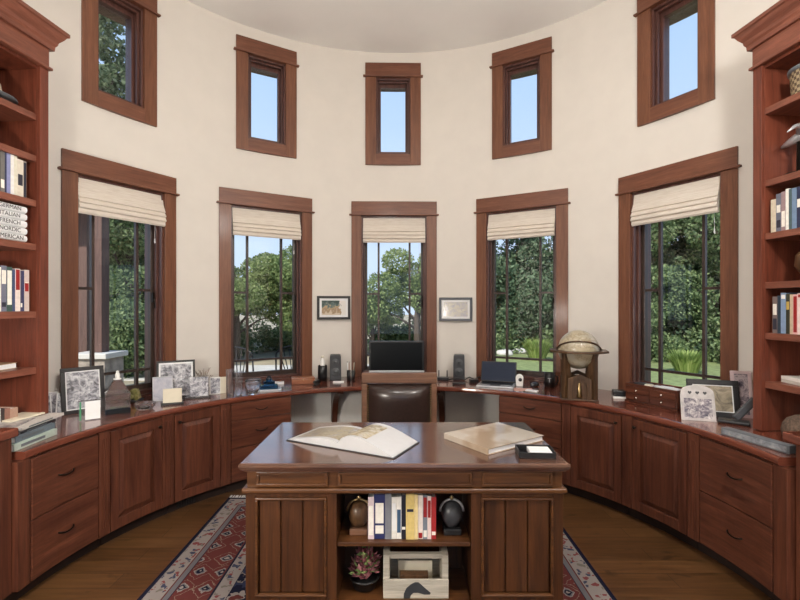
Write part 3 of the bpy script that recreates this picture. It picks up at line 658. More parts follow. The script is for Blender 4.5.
r5 = [(.030, .205, (120, 104, 100), [(.1, .4, 3), (.5, .8, 2)], 'mottled brown book at the left end of the lower right shelf'), (.020, .21, (44, 58, 72), [], 'dark blue book on the lower right shelf'), (.030, .225, (128, 150, 180), [(.85, .95, 2)], 'light blue tall book on the lower right shelf'),
      (.022, .22, (52, 52, 40), [(.6, .8, 5)], 'dark olive book with a gold mark on the lower right shelf'), (.018, .215, (196, 176, 150), [], 'tan book on the lower right shelf'), (.024, .215, (214, 170, 168), [(.05, .95, 4)], 'red and pink book on the lower right shelf'),
      (.036, .22, (226, 204, 200), [(.9, .97, 4)], 'pale pink book on the lower right shelf'), (.03, .215, (196, 130, 136), [], 'rose book at the right of the lower right shelf'), (.03, .21, (60, 60, 80), [], 'slate book beyond the right edge of the lower right shelf')]
shelf_row(TRt, 1, 1.327, .088, r5, 'books on the lower right shelf')
# stack of five lettered books on the left case
words = ['AMERICAN', 'NORDIC', 'FRENCH', 'ITALIAN', 'GERMAN']
zz = 1.8362
for i, wd in enumerate(words):
    ob = thing('book', 'flat white book lettered %s in the stack on the left bookcase' % wd, 'book', TL @ Vector((.235, .10, zz)), 0, 'stack of white lettered books')
    L_, h_ = .26, .040
    pr = [(0.016, 0), (.004, .006), (0, h_ / 2 - .001), (.004, h_ - .008), (.016, h_ - .002), (.17, h_ - .002), (.17, 0)]
    Tb = TL @ Matrix.Translation((.112, .004, zz))
    MB().prism(pr, 0, L_, 'x', T=Tb).build('cover', M['white'], ob, True)
    MB().box(.003, L_ - .003, .02, .174, .004, h_ - .006, T=Tb).build('pages', M['cream'], ob, True)
    text(wd, .031, M['black'], ob, WM(ob).inverted() @ Tb @ Matrix.Translation((L_ / 2 - .04, -.0008, h_ / 2 - .001)) @ Matrix.Rotation(PI, 4, 'Z') @ Matrix.Rotation(PI / 2, 4, 'X') @ Matrix.Scale(1, 4) if False else WM(ob).inverted() @ Tb @ Matrix.Translation((L_ / 2 - .03, -.0012, h_ / 2 - .001)) @ Matrix(((-1, 0, 0, 0), (0, 0, -1, 0), (0, 1, 0, 0), (0, 0, 0, 1))))
    zz += h_
def flatbook(label, T, lx, ly, th, col, name='book', group=None):
    """closed book lying flat, spine on -x side"""
    o = thing(name, label, 'book', T.to_translation(), T.to_euler().z, group)
    MB().box(0, lx, 0, ly, 0, .003).box(0, lx, 0, ly, th - .003, th).box(0, .004, 0, ly, .003, th - .003).build('cover', cm(col), o, bevel=.001)
    MB().box(.004, lx - .004, .004, ly - .004, .003, th - .003).build('pages', M['white'], o); return o
def caseitem(T, u, d, z): return T @ Vector((u, d, z))
p = caseitem(TL, .36, .05, 1.131); flatbook('tan book lying flat alone on a left bookcase shelf', TR(p.x, p.y, p.z, rz=rad(90)) @ Matrix.Translation((.0, .0, 0)), .26, .17, .032, (176, 150, 120))
p = caseitem(TRt, .33, .02, 1.050)
for k, (c_, t_, lab) in enumerate((((196, 190, 182), .018, 'lower of two pale books lying flat on the right bookcase'), ((228, 226, 220), .018, 'upper white book lying flat on the right bookcase'))):
    flatbook(lab, TR(p.x + .0, p.y - .02, p.z + k * .0185, rz=rad(-6)), .24, .27, t_, c_)
# hat on the top left shelf
p = caseitem(TL, .235, .155, 2.581); o = thing('hat', 'light beige hat with grey brim on the top left shelf', 'hat', p)
MB().lathe([(0, .012), (.09, .012), (.15, .03), (.155, .034), (.15, .036), (.09, .02), (.088, .02)], 28).build('brim', M['greypaint'], o)
MB().lathe([(.088, .018), (.09, .06), (.082, .11), (.06, .135), (.02, .125), (0, .122)], 28).build('crown', M['cream'], o)
p = caseitem(TL, .225, .10, 2.341); o = thing('ornament', 'small dark carved ornament on the second left shelf', 'ornament', p)
MB().lathe([(.03, 0), (.035, .01), (.02, .03), (.028, .05), (.012, .07), (0, .072)], 16).build('body', M['gothic'], o)
# right shelf items
p = caseitem(TRt, .235, .13, 2.614); o = thing('woven_basket', 'patterned woven basket on the top right shelf', 'basket', p)
MB().lathe([(.10, 0), (.105, .01), (.112, .13), (.118, .135), (.112, .137), (.105, .13), (.09, .01)], 32).build('body', M['basket'], o); MB().lathe([(.109, .13), (.120, .132), (.122, .15), (.11, .152)], 32).build('rim', M['greypaint'], o)
p = caseitem(TRt, .165, .10, 2.199); o = thing('bird_sculpture', 'dark metal bird sculpture with spread wings on a right shelf', 'sculpture', p)
b = MB(); b.lathe([(.0, 0), (.06, 0), (.06, .015), (.012, .02), (.01, .19), (0, .195)], 20); b.build('pedestal', M['handle'], o)
b = MB(); b.tube([(.0, -.09, .235), (0, -.05, .225), (0, .0, .21), (0, .06, .20), (0, .12, .19)], [.004, .016, .028, .02, .006], 10); wb = [(-.01, -.02, .225), (-.05, -.06, .25), (-.10, -.09, .235), (-.15, -.10, .2)]
b.tube(wb, [.018, .016, .010, .003], 8).tube([(.01, -.02, .225), (.05, -.02, .255), (.10, -.02, .245), (.15, 0, .21)], [.018, .016, .010, .003], 8); b.build('body', M['silver'], o)
p = caseitem(TRt, .31, .075, 2.199); o = thing('tray', 'small silver tray lying under the bird sculpture', 'tray', p, rad(84))
MB().lathe([(0, .004), (.05, .004), (.058, .014), (.062, .016), (.058, .008), (.05, 0), (0, 0)], 24).build('dish', M['silver'], o)
p = caseitem(TRt, .24, .12, 1.617); o = thing('vase', 'brown rounded vase at the right edge above the lower right books', 'vase', p)
MB().lathe([(.04, 0), (.045, .005), (.09, .08), (.085, .14), (.04, .19), (.045, .21), (.04, .21), (.035, .19)], 24).build('body', M['gothic'], o)

# ------------------------------------------------------------------ leather chair at the desk
cy0 = 1.27
ch = thing('desk_chair', 'brown leather padded chair with wooden frame behind the desk', 'chair', (.02, 1.02, .001))
wz = .585; zb = .962
b = MB(); b.box(-wz / 2, wz / 2, cy0 - 1.02 - .02, cy0 - 1.02 + .02, zb - .082, zb); b.build('top_rail', M['chairwood'], ch, bevel=.008, seg=3)
for s in (-1, 1):
    pts = [(s * (wz / 2 - .022), cy0 - 1.02 + .0, .0), (s * (wz / 2 - .022), cy0 - 1.02, .3), (s * (wz / 2 - .022), cy0 - 1.02, zb - .084)]
    b = MB(); x0 = s * (wz / 2 - .022)
    b.box(x0 - .022, x0 + .022, cy0 - 1.04, cy0 - 1.0, .0, zb - .083); b.build('back_post', M['chairwood'], ch, bevel=.006)
    b = MB(); b.box(x0 - .022, x0 + .022, -.24, -.195, 0, .43); b.build('front_leg', M['chairwood'], ch, bevel=.006)
    b = MB(); b.box(x0 - .018, x0 + .018, -.194, cy0 - 1.041, .36, .43); b.build('seat_rail', M['chairwood'], ch, bevel=.004)
# padded back: bulging grid
def pad(w, h, t, nx=20, nz=14, eu=5):
    b = MB(); vs = []; fs = []
    for j in range(nz + 1):
        for i in range(nx + 1):
            u = i / nx * 2 - 1; v = j / nz * 2 - 1; e = (1 - abs(u) ** eu) * (1 - abs(v) ** 6)
            vs.append((u * w / 2, -t * (e ** .7) , h * (v + 1) / 2))
    for j in range(nz):
        for i in range(nx): a = j * (nx + 1) + i; fs.append((a, a + 1, a + nx + 2, a + nx + 1))
    o = len(vs); vs += [(-w / 2, .012, 0), (w / 2, .012, 0), (w / 2, .012, h), (-w / 2, .012, h)]
    q = nx + 1; bot = list(range(q)); top = [nz * q + i for i in range(q)]; lf = [j * q for j in range(nz + 1)]; rt = [j * q + nx for j in range(nz + 1)]
    fs += [tuple(reversed(bot)) + (o, o + 1), tuple(top) + (o + 2, o + 3), tuple(lf) + (o + 3, o), tuple(reversed(rt)) + (o + 1, o + 2), (o, o + 3, o + 2, o + 1)]
    b.add(vs, fs, 0, True); return b
b = pad(wz - .09, .42, .085, eu=2.4); b.v = [(x, y + cy0 - 1.02 - .002, z + .455) for x, y, z in b.v]; bp = b.build('back_pad', M['leather'], ch)
b = MB()
for k in range(22):
    for s in (-1, 1): b.lathe([(0, .006), (.0045, .004), (.006, 0)], 8, T=TR(s * (wz / 2 - .050), cy0 - 1.02 - .012, .47 + k * .0185, rx=PI / 2))
b.build('nail_heads', M['brass'], bp)
b = pad(wz - .05, .44, .06); b.v = [(x, z - .22, .432 - y) for x, y, z in b.v]; b.build('seat', M['leather'], ch)

# ------------------------------------------------------------------ things on the desk
ZD = .7655
def openbook():
    p = Vector((-.225, .14, ZD))
    o = thing('open_book', 'large open picture book lying on the desk', 'book', p, rad(-27))
    W, H = .315, .275; M['page'] = plain('book_paper', L(.55, .55, .56), .6, var=.02)
    def half(sgn, lift, n=14):
        top = []; 
        for i in range(n + 1):
            u = i / n; z = lift * (math.sin(min(1, u * 1.25) * PI) ** 1.0 if u < .8 else 0) * .9 + .016 * (1 - u) + .006
            if u >= .8: z = .006 + .016 * (1 - u) + 0
            z = .006 + .02 * (1 - u) + lift * math.sin(PI * min(1, u ** .62)) 
            top.append((sgn * u * W, z))
        return top
    for sgn, lift, nm in ((-1, .020, 'left_pages'), (1, .055, 'right_pages')):
        tp = half(sgn, lift); pl = tp + [(sgn * W, .0045), (0, .0045)]
        o2 = MB().prism(pl, -H / 2, H / 2, 'y', smooth=False).build('pages', M['page'], o)
        # printed picture that follows the page curve
        b = MB(); i0, i1 = (0, 13) if sgn < 0 else (1, 7); y0, y1 = (-H / 2 + .03, H / 2 - .03) if sgn < 0 else (-.12, .10); vs = []
        for i in range(i0, i1 + 1): vs += [(tp[i][0], y0, tp[i][1] + .0012), (tp[i][0], y1, tp[i][1] + .0012)]
        b.add(vs, [(2 * k, 2 * k + 2, 2 * k + 3, 2 * k + 1) for k in range(i1 - i0)]); b.build('picture', M['bookpicL'] if sgn < 0 else M['bookpicR'], o2)
    MB().box(-W - .008, W + .008, -H / 2 - .006, H / 2 + .006, .0005, .004).build('cover', M['dgrey'], o)
M['bookpicL'] = picture('landscape_spread', [L(.16, .14, .10), L(.30, .26, .18), L(.40, .34, .22), L(.24, .22, .20), L(.55, .52, .45)], 24)
M['bookpicR'] = picture('wildlife_plate', [L(.09, .08, .06), L(.34, .26, .12), L(.55, .48, .34), L(.42, .40, .42)], 26)
openbook()
p = Vector((.525, .175, ZD))
o = thing('coffee_table_book', 'large closed pale hardcover book lying turned on the right of the desk', 'book', p, rad(34))
m, nt, bb = newmat('glossy_cover'); setp(bb, .14, 0, .6)
nn = noise(nt, texco(nt, (1, 1, 1)), 5, 2); rr = ramp(nt, [(.44, L(.40, .31, .22)), (.5, L(.46, .37, .28)), (.56, L(.52, .45, .37))]); nt.links.new(nn.outputs['Fac'], rr.inputs[0]); nt.links.new(rr.outputs[0], bb.inputs['Base Color']); M['glosscover'] = m
MB().box(-.205, .205, -.165, .165, 0, .004).box(-.205, .205, -.165, .165, .026, .030).box(-.205, -.200, -.165, .165, .004, .026).build('cover', M['glosscover'], o, bevel=.001)
MB().box(-.199, .199, -.160, .160, .004, .026).build('pages', M['white'], o)
p, s = at(535, 455, ZD)
o = thing('card_tray', 'black desk tray holding white note cards, right of the desk top', 'tray', p, rad(-4))
b = MB().box(-.085, .085, -.055, .055, 0, .005).box(-.085, .085, -.055, -.05, .005, .028).box(-.085, .085, .05, .055, .005, .034).box(-.085, -.08, -.05, .05, .005, .032).box(.08, .085, -.05, .05, .005, .032).build('tray_body', M['black'], o, bevel=.002)
q = thing('note_cards', 'white note cards lying in the black desk tray', 'paper', (p.x, p.y, p.z + .0055), rad(-4))
MB().box(-.03, .07, -.045, .045, 0, .022).build('stack', M['white'], q)

# desk shelf ornaments
for px, lab, mt in ((357.5, 'round carved bookend with a pale arched top, left of the books in the desk', M['gothic']), (453.5, 'dark round bookend with a metal arched top, right of the books in the desk', M['dgrey'])):
    X = CAMX + (px - 400) * mp; o = thing('bookend', lab, 'bookend', (X, .175 + yf + .11, .3865), 0, 'bookends in the desk')
    MB().box(-.042, .042, -.04, .04, 0, .03).build('base', M['chairwood'] if px < 400 else M['black'], o, bevel=.004)
    MB().lathe([(.0, .03), (.028, .032), (.046, .06), (.052, .088), (.046, .118), (.028, .142), (0, .146)], 20).build('body', mt, o)
    MB().tube([(.056 * math.cos(PI * k / 12), -.0, .10 + .058 * math.sin(PI * k / 12)) for k in range(13)], .006, 8).build('arch', M['silver'] if px > 400 else M['brass'], o)
    MB().lathe([(.008, 0), (.012, .012), (0, .022)], 10, T=TR(0, 0, .156)).build('finial', M['brass'], o)
# potted plant
X = CAMX + (363 - 400) * mp; o = thing('potted_succulent', 'pink and green leafy plant in a dark pot inside the desk', 'plant', (X, .175 + yf + .145, .1005))
MB().lathe([(.05, 0), (.055, .003), (.068, .045), (.072, .045), (.072, .055), (.066, .055), (.06, .045)], 24).build('pot', M['black'], o)
def rosette(cols, n, seed):
    rnd = random.Random(seed); b = MB()
    for k in range(n):
        a = rnd.uniform(0, 2 * PI); el = rnd.uniform(.1, 1.4); r0 = rnd.uniform(.0, .058); ln = rnd.uniform(.03, .045)
        c = Vector((r0 * math.cos(a), r0 * math.sin(a), .058 + rnd.uniform(0, .115) * (1 - (r0 / .075) ** 2))); d = Vector((math.cos(a) * math.cos(el), math.sin(a) * math.cos(el), math.sin(el))); sd = Vector((-math.sin(a), math.cos(a), 0)) * .012; up = d.cross(sd).normalized() * .005
        b.add([c, c + d * ln * .5 + sd, c + d * ln, c + d * ln * .5 - sd, c + d * ln * .5 + up, c + d * ln * .5 - up], [(0, 1, 4), (1, 2, 4), (2, 3, 4), (3, 0, 4), (1, 0, 5), (2, 1, 5), (3, 2, 5), (0, 3, 5)])
    return b
rosette(0, 230, 3).build('leaves', leafmat('pink_leaf', L(.22, .05, .07), L(.50, .22, .24), .15), o); rosette(0, 60, 5).build('green_leaves', leafmat('succulent_green', L(.12, .2, .06), L(.4, .5, .2), .15), o)
# whitewashed caddy with a duck
X = CAMX + (416 - 400) * mp; Yc = .175 + yf + .05
o = thing('wooden_caddy', 'whitewashed wooden caddy with a dark duck painted on its front, inside the desk', 'caddy', (X, Yc + .09, .1005))
w = 66 * mp / 2
MB().box(-w, w, -.09, -.078, 0, .088).build('front_board', M['caddy'], o, bevel=.002); MB().box(-w, w, .078, .09, 0, .11).build('back_board', M['caddy'], o, bevel=.002)
for s in (-1, 1): MB().box(s * w - (.030 if s > 0 else 0), s * w + (.030 if s < 0 else 0), -.077, .077, 0, .198).build('end_board', M['caddy'], o, bevel=.002)
MB().box(-w + .001, w - .001, -.070, -.045, .176, .199).build('handle_bar', M['caddy'], o, bevel=.003); MB().box(-w + .031, w - .031, -.077, .077, 0, .01).build('bottom', M['caddy'], o)
dk_ = [(-.058, -.08), (-.057, -.03), (-.045, -.004), (-.024, .014), (-.004, .024), (.012, .024), (.024, .014), (.046, -.006), (.070, -.026), (.066, -.034), (.04, -.034), (.012, -.026), (-.012, -.026), (-.024, -.038), (-.028, -.08)]
MB().prism([(x, max(.002, z + .054)) for x, z in dk_], -.0915, -.0898, 'y').build('duck_painting', M['dgrey'], o)
for k, (lab, mt, x0, x1, h, y) in enumerate((('white papers standing in the wooden caddy', M['cream'], -.085, .085, .112, .03), ('brown box standing in the wooden caddy behind its front board', M['gothic'], -.075, .06, .086, -.045))):
    q = thing('paper_stack' if k == 0 else 'small_box', lab, 'paper' if k == 0 else 'box', (X, Yc + .09 + y, .1115)); MB().box(x0, x1, -.02, .02, 0, h).build('body', mt, q, bevel=.002)

# ------------------------------------------------------------------ frames and small things on the countertop
def frame(label, x0, x1, yt, yb, col, pm, fw=.018, lean=12, k=0, matw=0, name='framed_photo', arch=False, z=.7622, sx=1.0, matm=None):
    p, s = at((x0 + x1) / 2, yb, z); h = (yb - yt) * s / math.cos(rad(lean)); w = (x1 - x0) * s * sx
    o = thing(name, label, 'picture frame', p, face_cam(p, k)); T = Matrix.Rotation(-rad(lean), 4, 'X')
    t = .014
    if arch:
        pts = [(-w / 2, 0), (w / 2, 0), (w / 2, h * .72)] + [(w / 2 * math.cos(PI * i / 10) , h * .72 + h * .28 * math.sin(PI * i / 10) ** .7) for i in range(1, 10)] + [(-w / 2, h * .72)]
        MB().prism(pts, 0, t, 'y', T=T).build('frame', col, o, bevel=.002)
        MB().box(-w / 2 + fw, w / 2 - fw, -.002, .002, fw, h * .62, T=T).build('photo', pm, o)
        b = MB()
        for hx in (-.22, 0, .22):
            hp = [(0, -.011), (.011, .001), (.008, .009), (.003, .009), (0, .005), (-.003, .009), (-.008, .009), (-.011, .001)]
            b.prism([(q + hx * w, r + h * .78) for q, r in hp], -.003, .001, 'y', T=T)
        b.build('heart_cutouts', M['dgrey'], o)
    else:
        MB().box(-w / 2, w / 2, 0, t, 0, fw, T=T).box(-w / 2, w / 2, 0, t, h - fw, h, T=T).box(-w / 2, -w / 2 + fw, 0, t, fw, h - fw, T=T).box(w / 2 - fw, w / 2, 0, t, fw, h - fw, T=T).build('frame', col, o, bevel=.002)
        if matw:
            MB().box(-w / 2 + fw, w / 2 - fw, .005, .011, fw, h - fw, T=T).build('mat_board', matm or M['white'], o)
            MB().box(-w / 2 + fw + matw, w / 2 - fw - matw, .003, .006, fw + matw, h - fw - matw, T=T).build('photo', pm, o)
        else: MB().box(-w / 2 + fw, w / 2 - fw, .004, .010, fw, h - fw, T=T).build('photo', pm, o)
    MB().add([(-.015, .016, .004), (.015, .016, .004), (.015, h * .5, .0005), (-.015, h * .5, .0005), (-.012, t + .001 + h * .55 * math.sin(rad(lean)), h * .55 * math.cos(rad(lean))), (.012, t + .001 + h * .55 * math.sin(rad(lean)), h * .55 * math.cos(rad(lean)))],
             [(3, 2, 5, 4), (2, 3, 4, 5)]) if False else MB().tube([(0, t + h * .55 * math.sin(rad(lean)), h * .55 * math.cos(rad(lean))), (0, h * .42, .004)], .004, 6).build('easel_leg', M['blackwood'], o)
    return o
bw = lambda nm, sc: picture(nm, [L(.05, .05, .06), L(.22, .22, .25), L(.5, .5, .53), L(.75, .75, .76)], sc)
frame('small white framed photo pair, left half, beside the left bookcase', 36, 54, 393.5, 418, M['white'], bw('bw_photo_1', 30), .006, 14, -14)
frame('small white framed photo pair, right half, beside the big dark frame', 53, 68, 394, 416, M['white'], bw('bw_photo_2', 28), .007, 14, 12)
frame('large dark frame with a black and white group photograph on the left counter', 66, 103, 367.5, 412.5, M['blackwood'], bw('bw_group', 24), .026, 9, 14, .007)
frame('black framed photograph at the back of the left counter behind the crystal pieces', 159, 194, 361, 398, M['blackwood'], bw('bw_group_2', 22), .016, 9, 4, .012)
frame('silver framed blue grey picture leaning behind the cream card', 154, 172, 377, 401, M['silver'], picture('blue_picture', [L(.30, .31, .38), L(.42, .42, .48), L(.5, .48, .5)], 12), .006, 10, 5)
frame('small silver framed white photo left of the cream glass block', 172, 185, 377, 396, M['silver'], bw('bw_photo_3', 30), .005, 8, 0)
def block(label, x0, x1, yt, yb, mat, t=.02, k=0, name='acrylic_award', card=None, base=None, z=.7622):
    p, s = at((x0 + x1) / 2, yb, z); w, h = (x1 - x0) * s, (yb - yt) * s; o = thing(name, label, 'award', p, face_cam(p, k))
    bz = 0
    if base: bz = base[1]; MB().box(-w / 2 - .012, w / 2 + .012, -t / 2 - .02, t / 2 + .02, 0, bz).build('base', base[0], o, bevel=.002); bz += .0005
    MB().box(-w / 2, w / 2, -t / 2, t / 2, bz, h).build('block', mat, o, bevel=.002)
    if card: MB().box(-w / 2 + card[1] * w, w / 2 - .004, -t / 2 - .0015, -t / 2 - .0005, bz + .006, h - .006).build('card', card[0], o)
    return o
block('clear acrylic block with a white card and green edge on the left counter', 80, 99, 400, 420, M['glass'], .022, 6, card=(M['white'], .3))
o = [q for q in bpy.data.objects if q.get('label', '').startswith('clear acrylic block')][0]
p, s = at(89.5, 420); w = 19 * s; MB().box(-w / 2 + .007, -w / 2 + .016, -.0125, -.0115, .006, 20 * s - .006).build('green_strip', plain('green_ink', L(.05, .25, .12), .4), o)
block('small clear glass cube behind the crystal house bottle', 100, 109, 397, 413, M['glass'], .04, 0, 'glass_cube')
# crystal house-shaped bottle
p, s = at(117.5, 412.5); w, h = 21 * s, 33 * s
o = thing('glass_bottle', 'faceted house-shaped glass bottle with blue base on the left counter', 'bottle', p, face_cam(p, 4))
MB().box(-w / 2, w / 2, -w / 2.6, w / 2.6, 0, .036).build('blue_base', M['blueglass'], o, bevel=.003)
MB().add([(-w / 2, -w / 2.6, .037), (w / 2, -w / 2.6, .037), (w / 2, w / 2.6, .037), (-w / 2, w / 2.6, .037), (-w / 2, -w / 2.6, .135), (w / 2, -w / 2.6, .135), (w / 2, w / 2.6, .135), (-w / 2, w / 2.6, .135), (-.02, -.02, h), (.02, -.02, h), (.02, .02, h), (-.02, .02, h)],
     [(3, 2, 1, 0), (0, 1, 5, 4), (1, 2, 6, 5), (2, 3, 7, 6), (3, 0, 4, 7), (4, 5, 9, 8), (5, 6, 10, 9), (6, 7, 11, 10), (7, 4, 8, 11), (8, 9, 10, 11)]).build('body', M['glass'], o, bevel=.002)
MB().lathe([(.024, h), (.026, h + .008), (.014, h + .012), (.016, h + .03), (.008, h + .05), (.010, h + .058), (0, h + .062)], 14).build('stopper', M['whitegloss'], o)
# small plant bowl
p, s = at(135, 402); o = thing('stone_ornament', 'small green and gold mineral ornament in a dark dish on the left counter', 'ornament', p)
MB().lathe([(.03, 0), (.055, .006), (.062, .02), (.058, .02), (.05, .01), (0, .008)], 20).build('dish', M['black'], o)
rnd = random.Random(4); b = MB()
for k in range(14):
    a = rnd.uniform(0, 6.28); r = rnd.uniform(0, .032); sz = rnd.uniform(.014, .026); T = TR(r * math.cos(a), r * math.sin(a), .03 + rnd.uniform(0, .05), rnd.random() * 3, rnd.random() * 3); b.box(-sz, sz, -sz * .7, sz * .7, -sz * .8, sz * .8, T=T)
b.build('mineral', picture('mineral_gold', [L(.07, .07, .02), L(.2, .19, .06), L(.42, .34, .18)], 18), o, bevel=.003)
# crystal ashtray
p, s = at(145, 409); o = thing('crystal_bowl', 'low cut crystal ashtray on the left counter edge', 'bowl', p)
MB().lathe([(.0, 0), (.045, 0), (.062, .02), (.068, .045), (.056, .047), (.046, .022), (.03, .014), (0, .013)], 14, smooth=False).build('bowl', M['glass'], o)
block('cream engraved card plaque on a dark base at the left counter edge', 164, 181, 388.5, 404.5, M['cream'], .012, -3, 'desk_plaque', base=(M['blackwood'], .014))
block('clear glass award with a photo on a dark base, left counter', 186, 208, 376, 398, M['glass'], .03, -3, card=(bw('award_photo', 26), .2), base=(M['blackwood'], .010))
block('small white photo block right of the glass award', 210, 220, 377, 394, M['whitegloss'], .018, 0, 'photo_block', card=(bw('bw_photo_5', 40), .1))
block('small cream stone block left of the tall glass vases', 220.5, 226, 377, 393, M['cream'], .03, 0, 'stone_block')
# dried grass in clear vase behind the award
p, s = at(204, 392); o = thing('dried_grass_vase', 'clear vase of wispy dried grass against the wall on the left counter', 'vase', p)
MB().lathe([(.0, 0), (.028, 0), (.03, .07), (.027, .07), (.025, .004), (0, .004)], 16).build('vase', M['glass'], o)
rnd = random.Random(9); b = MB()
for k in range(34):
    a = rnd.uniform(0, 6.28); q = rnd.uniform(.02, .075); hh = rnd.uniform(.13, .21); b.tube([(0, 0, .01), (.3 * q * math.cos(a), .3 * q * math.sin(a), hh * .6), (q * math.cos(a), q * math.sin(a), hh)], [.001, .001, .003], 4)
b.build('grass', plain('dried_grass', L(.33, .27, .22), .8), o)
for (x0, x1, yt, yb, lab) in ((226, 234, 369, 395, 'tall cut glass vase, left of a pair on the left counter'), (234.5, 243, 371, 396, 'tall cut glass vase, right of a pair on the left counter')):
    p, s = at((x0 + x1) / 2, yb); r, h = (x1 - x0) * s / 2, (yb - yt) * s; o = thing('glass_vase', lab, 'vase', p, 0, 'tall glass vases')
    MB().lathe([(0, 0), (r * .8, 0), (r * .85, h * .5), (r, h), (r * .88, h), (r * .72, h * .5), (r * .65, .015), (0, .015)], 12, smooth=False).build('body', M['glass'], o)
p, s = at(253, 394.5); o = thing('glass_bowl', 'round clear glass bowl left of the blue ornament', 'bowl', p); R_ = 8 * s
MB().lathe([(0, 0), (R_ * .4, 0), (R_ * .45, .006), (R_ * .85, .05), (R_, .105), (R_ * .95, .125), (R_ * .9, .125), (R_ * .93, .105), (R_ * .78, .052), (R_ * .3, .012), (0, .012)], 24).build('bowl', M['glass'], o)
# blue tiered ornament
p, s = at(269, 391); o = thing('blue_ornament', 'dark blue tiered glass ornament under the second window', 'ornament', p, face_cam(p))
for k, (w, z0, z1) in enumerate(((24 * s, 0, .022), (17 * s, .0225, .052), (11 * s, .0525, .085))): MB().box(-w / 2, w / 2, -w / 3, w / 3, z0, z1).build('tier', M['blueglass'] if k else M['silver'], o, bevel=.003)
MB().lathe([(.022, .0855), (.026, .10), (.012, .125), (0, .13)], 14).build('finial', M['blueglass'], o)
p, s = at(279.5, 384); o = thing('paper_pad', 'small white pad behind the blue ornament', 'paper', p, face_cam(p)); MB().box(-.04, .04, -.02, .02, 0, .022).build('sheets', M['white'], o)
# small wooden box
p, s = at(303, 383.5); o = thing('wooden_box', 'small orange-brown wooden box left of the speakers', 'box', p, face_cam(p, 3)); w = 22 * s / 2
MB().box(-w, w, -.05, .05, 0, .046).build('body', M['orangewood'], o, bevel=.003); MB().box(-w - .003, w + .003, -.053, .053, .0465, .062).build('lid', M['orangewood'], o, bevel=.004); MB().lathe([(.005, 0), (.006, .006), (0, .009)], 8, T=TR(0, -.0505, .043, rx=PI / 2)).build('clasp', M['brass'], o)
p, s = at(316.5, 385); o = thing('stapler', 'small black stapler right of the wooden box', 'stapler', p, face_cam(p, 70)); MB().box(-.06, .06, -.016, .016, 0, .012).build('base', M['black'], o, bevel=.003); MB().box(-.058, .05, -.014, .014, .02, .045).box(.035, .055, -.012, .012, .0125, .03).build('arm', M['black'], o, bevel=.006)
p, s = at(322.5, 381); o = thing('pen_cup', 'wide black cup left of the left speaker', 'cup', p); r = 4.6 * s
MB().lathe([(0, 0), (r, 0), (r, .15), (r * .92, .152), (r * .88, .148), (r * .88, .006), (0, .006)], 20).build('cup', M['black'], o)
q = thing('bottle', 'small white topped bottle standing in the wide black cup', 'bottle', p + Vector((0, 0, .0065))); MB().lathe([(0, 0), (.022, 0), (.022, .19), (.012, .20), (.012, .215), (0, .216)], 14).build('body', M['whitegloss'], q); MB().lathe([(.013, .2165), (.013, .235), (0, .236)], 14).build('cap', M['cream'], q)
def speaker(x, yb, ybs, lab):
    p, s = at(x, yb); o = thing('computer_speaker', lab, 'speaker', p, face_cam(p), 'desktop speakers'); w, h = 11.5 * s, 25 * s
    pl = [(-w / 2, 0), (w / 2, 0), (w / 2 * .93, h * .97), (w / 2 * .8, h), (-w / 2 * .8, h), (-w / 2 * .93, h * .97)]
    MB().prism(pl, -.045, .06, 'y').build('cabinet', M['dgrey'], o, bevel=.005)
    for z, r in ((h * .33, w * .34), (h * .72, w * .28)):
        c = MB().lathe([(r, .0), (r * 1.05, .006), (r * .95, .008), (r * .3, .0), (r * .25, .006), (0, .008)], 24, T=TR(0, -.046, z, rx=PI / 2)).build('driver', M['cone'], o)
    return o, p, s
speaker(335.5, 379.5, 0, 'dark grey computer speaker left of the chair')
o, p, s = speaker(459, 379.5, 0, 'dark grey computer speaker right of the chair beside the cables')
p, s = at(338.5, 382.5); o = thing('note_paper', 'small white pad lying before the left speaker', 'paper', p, face_cam(p, -6)); MB().box(-.05, .05, -.02, .02, 0, .012).build('sheets', M['white'], o)
# pen cup with pens
p, s = at(351, 380.5); o = thing('pencil_cup', 'black double pencil cup left of the monitor', 'cup', p)
for dx in (-.021, .021): MB().lathe([(0, 0), (.019, 0), (.019, .10), (.0165, .10), (.0165, .004), (0, .004)], 16, T=TR(dx, 0, 0)).build('cup', M['black'], o)
for k, (dx, tx, ty, c_, lab) in enumerate(((-.024, -.03, .01, 'white', 'white pencil leaning left in the pencil cup'), (-.018, .004, -.012, 'orangewood', 'upright wooden pencil in the pencil cup'), (.018, .05, .0, 'black', 'black pen leaning far right in the pencil cup'), (.024, .012, .012, 'cream', 'cream pencil in the right pencil cup'))):
    q = p + Vector((dx, 0, .0045)); a = thing('pencil', lab, 'pencil', q, 0, 'pencils in the cup'); b = MB().tube([(0, 0, 0), (tx * .25, ty * .25, .10), (tx * .43, ty * .43, .17)], .0035, 6); b.build('shaft', M[c_], a); MB().lathe([(.0035, 0), (0, .012)], 6, T=TR(tx * .43, ty * .43, .171)).build('tip', M['blackwood'], a)
